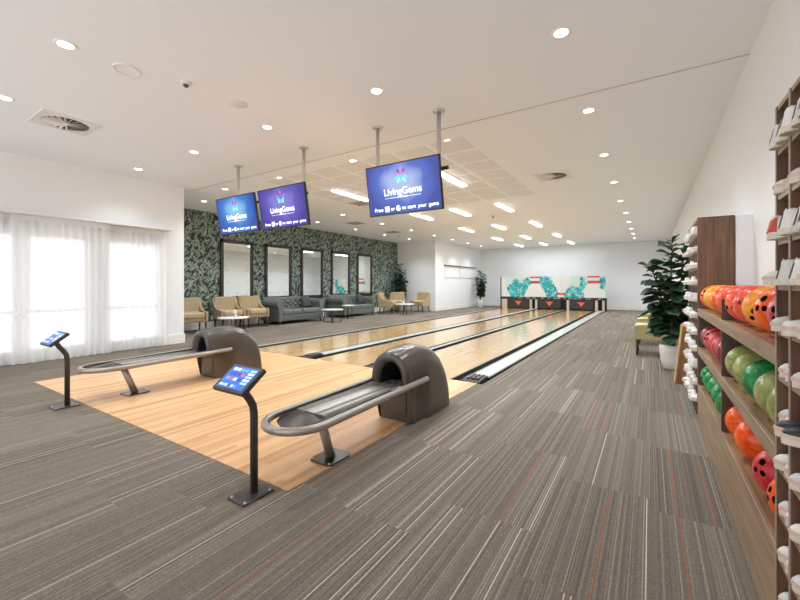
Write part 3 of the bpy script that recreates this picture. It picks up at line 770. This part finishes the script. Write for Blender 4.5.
drape(1.70, 2.98, XL+0.165, 2.345, 'white sheer curtain left of the overlap, behind the far kiosk', 0.024, 0.115, 2)
drape(2.78, 4.05, XL+0.07, 2.345, 'white sheer curtain nearest the end of the left wall', 0.024, 0.105, 3)
b = bm_(); box(b, XL+.02, XL+.24, 0.0, 4.07, 2.345, 2.375, .005, 1); tag(obj('curtain_track', b, M['trimw']), 'slim white curtain track on the left wall', 'curtain track')

# ------------------------------------------------------------------ mirrors
MIR = [(6.56, 7.67), (8.11, 9.22), (9.65, 10.76), (11.2, 12.34), (12.8, 13.86)]
ML = ['leftmost tall black-framed mirror, above the first two tan armchairs', 'second tall black-framed mirror from the left, above the left arm of the nearer sofa', 'third tall black-framed mirror, above the right arm of the nearer sofa', 'fourth tall black-framed mirror, over the far sofa and reflecting the lane artwork', 'rightmost tall black-framed mirror, nearest the far lounge plant']
for (y0, y1), lab in zip(MIR, ML):
    w = (y1-y0)/2; t = thing('wall_mirror', lab, 'mirror', (XG, (y0+y1)/2, 0.76), 0, 'tall mirrors on the green wall'); hh = 1.82; fw = .10
    b = bm_(); box(b, 0, .05, -w, w, 0, fw, .008, 1); box(b, 0, .05, -w, w, hh-fw, hh, .008, 1); box(b, 0, .05, -w, -w+fw, 0, hh, .008, 1); box(b, 0, .05, w-fw, w, 0, hh, .008, 1); obj('frame', b, M['frame'], t)
    b = bm_(); box(b, 0.002, .02, -w+fw*.9, w-fw*.9, fw*.9, hh-fw*.9); g = obj('mirror_glass', b, M['mirror'], t)
    pts = [(s*(w-fw-.13), fw+.12+k*(hh-2*fw-.24)/4) for s in (-1, 1) for k in range(5)]+[(0, fw+.12), (0, hh-fw-.12)]
    for y, z in pts:
        b = bm_(); lathe(b, [(0, .004), (.014, .003), (.016, 0)], 10); xf(b, Matrix.Translation((.02, y, z)) @ Matrix.Rotation(PI/2, 4, 'Y')); obj('mirror_stud', b, M['stud'], g)

# ------------------------------------------------------------------ armchairs
def make_chair(name, label, um, sm):
    t = thing(name, label, 'armchair', (0, 0, 0), 0)
    b = bm_(); box(b, -.26, .31, -.275, .275, .28, .38, .03, 2); obj('seat_frame', b, um, t)
    b = bm_(); box(b, -.24, .34, -.265, .265, .37, .535, .055, 3); obj('seat_cushion', b, sm, t)
    b = bm_(); prism(b, [(-.27, .30), (-.17, .30), (-.27, .90), (-.36, .90)], 'Y', -.31, .31, bev=.03); obj('backrest', b, um, t)
    for s in (-1, 1):
        y0, y1 = (.27, .34) if s > 0 else (-.34, -.27)
        b = bm_(); prism(b, [(-.29, .28), (.33, .28), (.335, .53), (.22, .54), (.06, .55), (-.10, .575), (-.20, .645), (-.265, .76), (-.31, .88), (-.37, .88)], 'Y', y0, y1, bev=.018); obj('arm', b, um, t)
    for sx, sy in ((.29, 1), (.29, -1), (-.24, 1), (-.24, -1)):
        b = bm_(); kx = .0 if sx > 0 else -.05
        tube(b, [(sx+kx, sy*.29, 0.0), (sx, sy*.285, .30)], [.017, .026], 8); obj('leg', b, M['legwood'], t)
    return t
c0 = make_chair('armchair', '', M['tan'], M['tanseat'])
spots = [(-10.0, 5.42, -.25, 'tan armchair farthest left, partly hidden by the end of the left wall'), (-9.98, 6.50, -.2, 'tan armchair in the middle of the left three, directly behind the white round table'), (-9.98, 7.30, -.2, 'tan armchair just left of the nearer sofa'),
         (-9.55, 13.72, .3, 'tan armchair seen side-on at the right end of the far sofa'), (-9.78, 14.85, -0.95, 'tan armchair in front of the far lounge plant'), (-8.82, 15.30, -1.6, 'tan armchair at the far right of the lounge, by the white wall corner')]
index(c0)
for i, (x, y, rz, lab) in enumerate(spots):
    if i == 0: c0.location = (x, y, 0); c0.rotation_euler = (0, 0, rz); c0['label'] = lab; c0['group'] = 'tan lounge armchairs'
    else: dup(c0, (x, y, 0), rz, lab, 'tan lounge armchairs')
c1 = make_chair('armchair', '', M['olive'], M['oliveseat']); index(c1)
for i, (x, y, lab) in enumerate(((0.10, 8.28, 'olive armchair nearest the camera, behind the potted fig on the right'), (0.10, 9.75, 'olive armchair in the middle of the row by the right-hand wall'), (0.12, 11.2, 'olive armchair farthest back in the row by the right-hand wall'))):
    if i == 0: c1.location = (x, y, 0); c1.rotation_euler = (0, 0, PI); c1['label'] = lab; c1['group'] = 'olive armchairs by the right wall'
    else: dup(c1, (x, y, 0), PI, lab, 'olive armchairs by the right wall')

# ------------------------------------------------------------------ sofas
def make_sofa(loc, label):
    L = 1.0; t = thing('tufted_sofa', label, 'sofa', loc, 0, 'tufted green-grey sofas')
    b = bm_(); box(b, -.40, .40, -L+.06, L-.06, .10, .30, .03, 2); obj('base', b, M['sofa'], t)
    for y0, y1 in ((-L+.20, -.005), (.005, L-.20)):
        b = bm_(); box(b, -.25, .43, y0, y1, .29, .46, .05, 3); obj('seat_cushion', b, M['sofa'], t)
    # tufted back
    b = bm_(); nu, nv = 110, 26; y0, y1, z0, z1 = -L+.05, L-.05, .30, .84; g = []
    for j in range(nv+1):
        row = []
        for i in range(nu+1):
            u = i/nu; v = j/nv; a = u*9; c = v*3
            f = abs(math.sin(PI*(a+c)/1.0))*abs(math.sin(PI*(a-c)/1.0))
            roll = 0.0 if v < .78 else math.sin((v-.78)/.22*PI/2)*.05
            x = -.27-.10*v+.115*(f**.6)*(1 if v < .86 else max(0, (1-v)/.14))-roll*.6
            row.append(b.verts.new((x, y0+(y1-y0)*u, z0+(z1-z0)*v)))
        g.append(row)
    for j in range(nv):
        for i in range(nu): b.faces.new((g[j][i], g[j][i+1], g[j+1][i+1], g[j+1][i])).smooth = True
    bk0 = [b.verts.new((-.47, y0+(y1-y0)*i/nu, z1-.02)) for i in range(nu+1)]; bk1 = [b.verts.new((-.46, y0+(y1-y0)*i/nu, .10)) for i in range(nu+1)]
    for i in range(nu):
        b.faces.new((g[nv][i], g[nv][i+1], bk0[i+1], bk0[i])); b.faces.new((bk0[i], bk0[i+1], bk1[i+1], bk1[i])); b.faces.new((bk1[i], bk1[i+1], g[0][i+1], g[0][i]))
    b.faces.new([r[0] for r in g]+[bk0[0], bk1[0]]); b.faces.new([r[nu] for r in g]+[bk0[nu], bk1[nu]])
    back = obj('backrest', b, M['sofa'], t)
    for j in range(1, 4):
        for i in range(1, 9):
            yy = y0+(y1-y0)*((i+(0.5 if j % 2 else 0))/9)
            if yy > y1-.08: continue
            v = j/3.0*0.82; b = bm_(); lathe(b, [(0, .016), (.022, .010), (.026, 0)], 8)
            xf(b, Matrix.Translation((-.27-.10*v+.004, yy, z0+(z1-z0)*v)) @ Matrix.Rotation(PI/2, 4, 'Y')); obj('button', b, M['cushion'], back)
    for s in (-1, 1):
        prof = [(0, .10), (.14, .10), (.15, .52), (.20, .56), (.235, .63), (.22, .71), (.16, .76), (.08, .76), (.02, .72), (-.01, .65), (.0, .55)]
        b = bm_(); prism(b, [(s*(L-.20+p[0]), p[1]) for p in prof], 'X', -.42, .42, bev=.012); obj('arm', b, M['sofa'], t)
    for sx in (-.36, .36):
        for sy in (-L+.12, L-.12):
            b = bm_(); lathe(b, [(0, 0), (.022, 0), (.035, .06), (.03, .105)], 12, sx, sy); obj('foot', b, M['legwood'], t)
    return t
s0 = make_sofa((-9.98, 8.86, 0), 'green-grey tufted sofa nearer the camera, right of the tan armchairs'); index(s0)
dup(s0, (-9.98, 11.85, 0), 0, 'green-grey tufted sofa farther back, below the two rightmost mirrors')
for (x, y, lab) in ((-10.0, 9.42, 'dark throw cushion on the right end of the nearer sofa'), (-10.0, 12.40, 'dark throw cushion on the right end of the farther sofa')):
    b = bm_(); n = 10; secs = []
    for k, th in ((-1, .0), (-.7, .055), (0, .085), (.7, .055), (1, 0)):
        pass
    for i in range(n+1):
        u = -1+2*i/n; row = []
        for j in range(n+1):
            v = -1+2*j/n; th = .075*((1-u*u)*(1-v*v))**.45; row.append((u*.21*(1-.06*(1-abs(v))), v*.21*(1-.06*(1-abs(u))), th))
        secs.append(row)
    F = [[b.verts.new((p[2]+.001, p[0], p[1])) for p in r] for r in secs]; K = [[b.verts.new((-p[2]-.001, p[0], p[1])) for p in r] for r in secs]
    for i in range(n):
        for j in range(n):
            b.faces.new((F[i][j], F[i+1][j], F[i+1][j+1], F[i][j+1])); b.faces.new((K[i][j], K[i][j+1], K[i+1][j+1], K[i+1][j]))
    bmesh.ops.remove_doubles(b, verts=b.verts, dist=.003)
    o = obj('throw_cushion', b, M['cushion'], smooth=True, loc=(x, y, .665)); o.rotation_euler = (0, -.42, 0); tag(o, lab, 'cushion', 'dark sofa cushions')

# ------------------------------------------------------------------ tables
def make_table(loc, label, R, hgt, group='white round tables'):
    t = thing('round_table', label, 'table', loc, 0, group)
    b = bm_(); lathe(b, [(0, hgt-.03), (R-.01, hgt-.03), (R, hgt-.024), (R, hgt-.006), (R-.006, hgt), (0, hgt)], 40); obj('tabletop', b, M['tabletop'], t)
    for k in range(4):
        a = PI/4+k*PI/2; b = bm_(); tube(b, [(R*.78*math.cos(a), R*.78*math.sin(a), 0), (R*.62*math.cos(a), R*.62*math.sin(a), hgt-.03)], .013, 8); obj('leg', b, M['legwood'], t)
    return t
make_table((-8.80, 5.85, 0), 'white round coffee table in front of the left tan armchairs', .37, .43)
make_table((-8.90, 9.55, 0), 'white round coffee table in front of the nearer sofa', .37, .43)
make_table((-9.25, 10.75, 0), 'small white side table between the two sofas', .22, .50)
make_table((-8.75, 13.85, 0), 'white round table among the far lounge armchairs', .42, .43)
t = thing('flower_vase', 'small white vase of white flowers on the left coffee table', 'vase', (-8.76, 5.88, .43))
b = bm_(); lathe(b, [(0, 0), (.045, 0), (.05, .02), (.022, .05), (.02, .075), (.028, .085)], 16); obj('vase', b, M['pot'], t)
b = bm_(); rr = random.Random(2)
for k in range(16):
    a = rr.uniform(0, 2*PI); q = rr.uniform(0, .06); bmesh.ops.create_icosphere(b, subdivisions=1, radius=rr.uniform(.02, .032), matrix=Matrix.Translation((q*math.cos(a), q*math.sin(a), .11+rr.uniform(-.015, .035))))
obj('blossom', b, M['shoew'], t)
for x, y, lab in ((-8.80, 13.80, 'small white candle cup on the far lounge table'),):
    b = bm_(); lathe(b, [(0, 0), (.04, 0), (.05, .10), (.044, .10), (.036, .015), (0, .015)], 16); tag(obj('candle_cup', b, M['pot'], loc=(x, y, .43)), lab, 'cup')
for (y, lab) in ((7.62, 'white wall socket under the armchair nearest the first sofa'), (6.35, 'white wall socket low on the green wall behind the left armchairs')):
    b = bm_(); box(b, 0, .012, -.075, .075, -.05, .05, .004, 1); s_ = obj('wall_socket', b, M['outlet'], loc=(XG, y, .30)); tag(s_, lab, 'wall socket', 'lounge wall sockets')

# ------------------------------------------------------------------ fig plants
def leaf(b, base, d, L, w, rr, mi=0):
    d = Vector(d).normalized(); side = d.cross(Vector((0, 0, 1)))
    if side.length < .05: side = Vector((1, 0, 0))
    side.normalize(); nn = side.cross(d); roll = rr.uniform(-.6, .6); side = (side*math.cos(roll)+nn*math.sin(roll)); nn = side.cross(d).normalized()
    base = Vector(base); prof = [(0, .04), (.2, .38), (.45, .72), (.68, 1.0), (.86, .78), (1.0, .05)]
    rows = []
    for tt, ww in prof:
        p = base+d*(L*tt)-Vector((0, 0, 1))*(L*.32*tt*tt)+nn*0
        fold = .22*w*ww
        rows.append((b.verts.new(p-side*w*ww*.5+nn*fold), b.verts.new(p), b.verts.new(p+side*w*ww*.5+nn*fold)))
    for A, B in zip(rows, rows[1:]):
        for k in (0, 1): f = b.faces.new((A[k], A[k+1], B[k+1], B[k])); f.smooth = True; f.material_index = mi
def fig(loc, label, potprof, stems, nleaf, L, seed, lm, zlo, lean=.10, tight=1.0):
    rr = random.Random(seed); t = thing('potted_fig', label, 'potted plant', loc, 0, 'potted fiddle-leaf figs')
    b = bm_(); lathe(b, potprof, 32); obj('pot', b, M['pot'], t)
    ph = max(z for r, z in potprof); pr = max(r for r, z in potprof)
    b = bm_(); lathe(b, [(0, ph-.03), (pr*.55, ph-.032), (pr*.9, ph-.04)], 24); obj('soil', b, M['soil'], t)
    fb = bm_()
    for (dx, dy, top) in stems:
        pts = [Vector((dx*.15*q/.3 if q < .3 else dx*(.15+.85*(q-.3)/.7), dy*q, ph-.05+(top-ph+.05)*q)) + Vector((rr.uniform(-.012, .012), rr.uniform(-.012, .012), 0)) for q in [i/8 for i in range(9)]]
        b = bm_(); tube(b, pts, [.016-.0013*i for i in range(9)], 7); obj('stem', b, M['stem'], t)
        for k in range(nleaf):
            q = zlo+(1.02-zlo)*(k+rr.random()*.6)/nleaf; q = min(q, 1.0); i = min(int(q*8), 7); p = pts[i].lerp(pts[i+1], q*8-i)
            a = k*2.4+rr.uniform(-.4, .4); el = .15+.9*max(0, q-.75)*2.2+rr.uniform(-.25, .3)
            sz = L*rr.uniform(.75, 1.12)*(1.0 if q < .8 else .85)
            leaf(fb, p, (math.cos(a)*math.cos(el)*tight, math.sin(a)*math.cos(el)*tight, math.sin(el)), sz, sz*.68, rr)
    obj('foliage', fb, lm, t, recalc=False)
    return t
bowl = [(0, 0), (.105, 0), (.125, .02), (.155, .13), (.168, .25), (.172, .355), (.160, .36), (.152, .30), (0, .29)]
fig((.285, 6.98, 0), 'tall dark-leaved fig in a white bowl-shaped pot by the shoe rack on the right', bowl, [(-.02, .02, 1.88), (-.27, .03, 1.50), (.12, -.06, 1.66), (-.14, -.10, 1.30)], 46, .31, 11, M['leafdark'], .14)
cone = [(0, 0), (.13, 0), (.15, .02), (.21, .38), (.20, .40), (.185, .36), (0, .34)]
fig((-7.93, 20.45, 0), 'leafy fig in a white pot in the far corner beside the pin deck', cone, [(-.02, .0, 1.95), (.22, .05, 1.75), (-.18, .02, 1.6), (.05, .1, 1.4), (.16, -.08, 1.2)], 50, .26, 5, M['leaf'], .22)
fig((-10.10, 15.55, 0), 'big fig plant in the lounge corner behind the far armchairs', cone, [(.0, -.04, 2.15), (.24, -.03, 1.8), (.12, -.12, 1.6), (.0, -.14, 1.9), (.30, -.12, 1.5)], 38, .28, 8, M['leafdark'], .22)

# ------------------------------------------------------------------ ball rack
FX, BX, RY0, RY1, DY = 0.37, 0.62, 1.84, 4.46, 3.115
t = thing('ball_rack', 'long walnut three-tier ball rack between the two shoe racks', 'ball rack', (0, 0, 0))
for nm, z in (('top', 1.03), ('middle', .68), ('lower', .335)):
    b = bm_(); box(b, FX+.02, BX, RY0+.002, RY1-.002, z-.035, z-.001); s_ = obj('shelf', b, M['walnuth'], t)
    b = bm_(); box(b, FX, FX+.02, RY0+.002, RY1-.002, z-.066 if z > .4 else 0.0, z, .002, 1); obj('front_lip', b, M['edge'], s_)
b = bm_(); box(b, BX-.012, BX, RY0+.002, RY1-.002, 0.0, 1.0); obj('back_panel', b, M['walnutd'], t)
b = bm_(); box(b, FX+.004, BX-.012, DY-.014, DY+.014, 0.02, 1.16, .002, 1); obj('divider', b, M['walnutd'], t)
for y in (RY0+.02, RY1-.02):
    b = bm_(); box(b, FX+.004, BX-.012, y-.012, y+.012, 0.02, 1.0); obj('side_panel', b, M['walnutd'], t)
# bowling ball with three drilled holes
R_ = .108
bb = bm_(); bmesh.ops.create_uvsphere(bb, u_segments=48, v_segments=28, radius=R_)
for f in bb.faces: f.smooth = True
src = obj('ball_blank', bb, M['rubber']); cut = bm_()
for ax, ay, r in ((.0, -.22, .0155), (-.17, .18, .0125), (.17, .18, .0125)):
    q = bm_(); lathe(q, [(0, .05), (r, .05), (r, .14), (0, .14)], 16, smooth=False); bmesh.ops.recalc_face_normals(q, faces=q.faces)
    xf(q, Matrix.Rotation(ax, 4, 'Y') @ Matrix.Rotation(ay, 4, 'X')); me = bpy.data.meshes.new('q'); q.to_mesh(me); q.free(); cut.from_mesh(me); bpy.data.meshes.remove(me)
cu = obj('ball_drill', cut, M['hoodin'])
md = src.modifiers.new('b', 'BOOLEAN'); md.object = cu; md.operation = 'DIFFERENCE'; md.solver = 'EXACT'
dg = bpy.context.evaluated_depsgraph_get(); BALL = bpy.data.meshes.new_from_object(src.evaluated_get(dg))
bpy.data.objects.remove(src); bpy.data.objects.remove(cu)
BALL.materials.clear(); BALL.materials.append(M['rubber']); BALL.materials.append(M['hoodin'])
for p in BALL.polygons:
    p.use_smooth = p.center.length > R_*.985; p.material_index = 0 if p.use_smooth else 1
BM = dict(orange=ball_mat('orange swirl ball', (214, 58, 22), (240, 98, 30), (246, 140, 50), True), amber=ball_mat('amber swirl ball', (232, 110, 24), (244, 148, 44), (248, 184, 76), True), coral=ball_mat('coral swirl ball', (206, 50, 44), (236, 84, 54), (246, 120, 74), True),
          red=ball_mat('red swirl ball', (150, 22, 30), (196, 38, 44), (220, 74, 72)), crimson=ball_mat('crimson pearl ball', (150, 30, 44), (188, 56, 66), (214, 108, 104)), maroon=ball_mat('maroon pearl ball', (104, 24, 40), (140, 42, 58), (178, 84, 90)),
          green=ball_mat('green pearl ball', (10, 84, 44), (22, 124, 62), (70, 164, 98)), olive=ball_mat('olive pearl ball', (108, 116, 60), (142, 148, 86), (176, 178, 118)), fire=ball_mat('fire swirl ball', (196, 40, 18), (238, 84, 22), (246, 120, 40)), plum=ball_mat('plum ball', (60, 20, 34), (96, 30, 44), (124, 50, 60)))
def ball(key, y, z, label, rot, x=0.482, group='bowling balls on the rack'):
    o = bpy.data.objects.new('bowling_ball', BALL); C.objects.link(o); o.location = (x, y, z+R_); o.rotation_euler = rot
    o.material_slots[0].link = 'OBJECT'; o.material_slots[0].material = BM[key]
    tag(o, label, 'bowling ball', group)
NEAR = [2.975, 2.725, 2.47, 2.22, 1.995]; FAR = [4.32, 4.085, 3.85, 3.61, 3.37]
rr = random.Random(9)
def rrot(): return (rr.uniform(.6, 1.4)*rr.choice((-1, 1)), rr.uniform(1.2, 2.2), rr.uniform(0, 6.28))
TO = (PI/2-.3, 0, -1.1)            # holes towards the walkway and the camera
T_ = ['orange', 'amber', 'amber', 'orange', 'coral']; 
for i, (k, y) in enumerate(zip(T_, FAR)): ball(k, y, 1.03, '%s marbled bowling ball on the top tier, %s from the far tall panel' % (k, ordn[i]), rrot() if i else TO)
for i, (k, y) in enumerate(zip(['coral', 'coral', 'amber', 'fire', 'crimson'], NEAR)): ball(k, y, 1.03, '%s marbled bowling ball on the top tier, %s before the short divider' % (k, ordn[i]), TO if i == 3 else rrot())
for i, (k, y) in enumerate(zip(['maroon', 'crimson', 'crimson', 'crimson', 'maroon'], FAR)): ball(k, y, .68, '%s pearl bowling ball on the middle tier, %s from the far end' % (k, ordn[i]), rrot() if i != 1 else TO)
for i, (k, y) in enumerate(zip(['olive', 'olive', 'green', 'olive', 'olive'], NEAR)): ball(k, y, .68, '%s pearl bowling ball on the middle tier, %s nearer than the divider' % (k, ordn[i]), (-.75, .25, -.2) if i == 3 else rrot())
for i, (k, y) in enumerate(zip(['green', 'green', 'green', 'green', 'green'], FAR)): ball(k, y, .335, 'green pearl bowling ball on the lowest tier, %s from the far end' % ordn[i], rrot())
for i, (k, y) in enumerate(zip(['fire', 'fire', 'red', 'fire'], [2.975, 2.68, 2.25, 1.99])): ball(k, y, .335, ['orange bowling ball on the lowest tier, first nearer than the divider', 'larger-looking orange bowling ball on the lowest tier, second from divider', 'red bowling ball with dark finger hole on the lowest tier', 'orange bowling ball half hidden behind the near shoe rack on the lowest tier'][i], TO if i == 2 else rrot())

# ------------------------------------------------------------------ shoe racks
CW, RH, NR = .155, .1545, 12; ZT = 1.865
def shoe_rack(y0, ncol, label):
    t = thing('shoe_rack', label, 'shoe rack', (0, 0, 0), 0, 'shoe racks'); y1 = y0+ncol*CW
    for i in range(NR+1):
        z = ZT-i*RH
        b = bm_(); box(b, FX, BX, y0+.008, y1-.008, max(z-.016, 0.0), z); obj('shelf', b, M['edge'], t)
    for j in range(ncol+1):
        y = y0+j*CW; b = bm_(); e = j in (0, ncol)
        box(b, FX-(.002 if e else .001), BX, y-.007, y+.007, 0, ZT+(.001 if e else -.001)); p = obj('side_panel' if e else 'divider', b, M['walnut'], t)
        b = bm_(); box(b, FX-.004, FX-.0015, y-.007, y+.007, 0, ZT-.001); obj('edge_band', b, M['edgev'], p)
    b = bm_(); box(b, BX-.001, BX+.008, y0-.007, y1+.007, 0, ZT); obj('back_panel', b, M['walnut'], t)
NY1 = 1.833; NCOL = 3; shoe_rack(NY1-NCOL*CW, NCOL, 'walnut pigeonhole shoe rack at the right edge, nearest the camera')
FY0 = RY1+.012; FCOL = 6; shoe_rack(FY0, FCOL, 'walnut pigeonhole shoe rack beyond the ball rack, with a tall plain side panel')

def make_shoe(name, up, heel=None):
    t = thing(name, '', 'shoe')
    L = .25; ks = 16
    prof = [(0, .010, .070), (.025, .022, .082), (.08, .028, .088), (.16, .0285, .086), (.27, .028, .078), (.38, .028, .073), (.50, .029, .064), (.62, .032, .058), (.74, .0335, .053), (.85, .031, .050), (.94, .024, .045), (.985, .014, .037), (1.0, .006, .028)]
    b = bm_(); secs = []
    for q, w, h in prof:
        secs.append([(q*L, w*1.02*x, z) for x, z in ((-1, .004), (-.9, 0), (.9, 0), (1, .004), (1.03, .020), (-1.03, .020))])
    loft(b, secs, smooth=False); obj('sole', b, M['sole'], t)
    b = bm_(); secs = []; lin_f = []
    for q, w, h in prof:
        ring = []
        tr = .045 if .05 < q < .36 else 0.0
        for i in range(ks+1):
            a = PI*i/ks; ca, sa = math.cos(a), math.sin(a)
            x = w*math.copysign(abs(ca)**.75, ca); z = .018+(h-.018)*abs(sa)**.7
            if tr and abs(ca) < .5: z -= tr*min(1, (.5-abs(ca))*5)
            ring.append((q*L, x, z))
        if q < .1: ring = [(x_+(z_-.018)*.22*(1-q/.1), y_, z_) for x_, y_, z_ in ring]
        secs.append(ring)
    rings = loft(b, secs, cap=False, closed=False)
    for f in b.faces:
        c = f.calc_center_median()
        if .02 < c.x < .092 and abs(c.y) < .014: f.material_index = 1
    obj('upper', b, [up, M['lining']], t)
    b = bm_()
    for k in range(4):
        q = .47+k*.075; hh = (.0665, .0625, .058, .0545)[k]; tube(b, [(q*L-.004, -.019, hh-.010), (q*L, -.008, hh+.003), (q*L, .008, hh+.003), (q*L+.004, .019, hh-.010)], .0028, 6)
    obj('laces', b, M['lace'], t)
    b = bm_(); secs = []
    for q, w, h in prof[-5:]: secs.append([(q*L, w*1.05*x, z) for x, z in ((-1, .018), (-1, .028), (-.96, .031), (.96, .031), (1, .028), (1, .018))])
    secs.append([(1.012*L, .003*x, z) for x, z in ((-1, .018), (-1, .026), (-.96, .028), (.96, .028), (1, .026), (1, .018))]); loft(b, secs, smooth=False); obj('toe_bumper', b, M['pink'], t)
    if heel:
        b = bm_(); secs = []
        for q, w, h in prof[:3]: secs.append([((q-.006)*L+(z-.018)*.22*(1-q/.1), w*1.04*x, z) for x, z in ((-1, .024), (-.9, h*.86), (.9, h*.86), (1, .024))])
        loft(b, secs, smooth=False); obj('heel_patch', b, heel, t)
    return t
sw = make_shoe('bowling_shoe', M['shoew']); sg = make_shoe('bowling_shoe', M['shoeg']); sr = make_shoe('bowling_shoe', M['shoew'], M['redp']); sk = make_shoe('bowling_shoe', M['shoeblack'])
index(sw)
used = set()
def put(proto, loc, rz, ry, label, group):
    if proto.name not in used: used.add(proto.name); o = proto; o.location = loc
    else: o = dup(proto, loc)
    o['label'] = label; o['group'] = group
    o.rotation_euler = (0, ry, rz)
    return o
colname = ['far', 'second', 'third']
rs = random.Random(21)
for r in range(NR-1):
    for c in range(NCOL):
        yc = NY1-(c+.5)*CW; z = ZT-(r+1)*RH
        if z < .02: continue
        toe_out = r not in (0, 2) and not (r == 3 and c == 1)
        for s in (1, -1):
            y = yc+s*.0345; pr = (sw, sg)[(r+c+(s > 0)) % 2]
            if r == 2 and c == 0 and s > 0: pr = sr
            if r == 6 and c == 1: pr = sk
            out = (.032, .012, .032, .036, .022, .006, .006, .008, .006, .006, .006)[r]+rs.uniform(-.006, .008)-(0 if s > 0 else .01); out = .045 if pr is sk else max(out, .003)
            lab = '%s bowling shoe %s, %s of pair, %s row down, %s column, near rack' % ('black' if pr is sk else 'red-heeled white' if pr is sr else 'white' if pr is sw else 'pale grey', 'toe-out' if toe_out else 'heel-out', 'far' if s > 0 else 'near', ordn[r], colname[c])
            if toe_out: put(pr, (FX-out+.25, y, z+.0005), PI, 0, lab, 'bowling shoes in the near rack')
            else: put(pr, (FX-out, y, z+.0005), 0, 0, lab, 'bowling shoes in the near rack')
fc = ['first', 'second', 'third', 'fourth', 'fifth', 'sixth']
for r in range(NR-1):
    for c in range(FCOL):
        yc = FY0+(c+.5)*CW; z = ZT-(r+1)*RH
        if z < .02: continue
        for s in (-1, 1):
            pr = (sw, sg)[(r+c+(s > 0)) % 2]; out = rs.uniform(.03, .065)
            lab = '%s bowling shoe, %s of pair, %s row down, %s column, far rack' % ('white' if pr is sw else 'pale grey', 'near' if s < 0 else 'far', ordn[r], fc[c])
            toe = (r+c) % 4 != 0
            put(pr, (FX-out+(.25 if toe else 0), yc+s*.0345, z+.0005), (PI if toe else 0), 0, lab, 'bowling shoes in the far rack')
# ------------------------------------------------------------------ timber ramp leaning beside the far rack
t = thing('timber_ramp', 'brown timber A-frame board standing between the potted fig and the far shoe rack', 'ramp', (.36, 6.0, 0))
b = bm_(); prism(b, [(-.10, 0), (.10, 0), (.06, .74), (-.02, .74)], 'Y', -.03, .0, bev=.004); obj('front_board', b, M['ramp'], t)
b = bm_(); prism(b, [(-.10, 0), (.10, 0), (.06, .74), (-.02, .74)], 'Y', .10, .13, bev=.004); obj('rear_board', b, M['ramp'], t)
b = bm_(); prism(b, [(-.104, 0), (-.092, 0), (-.012, .742), (-.026, .742)], 'Y', -.032, .132); obj('edge_rail', b, M['rampedge'], t)
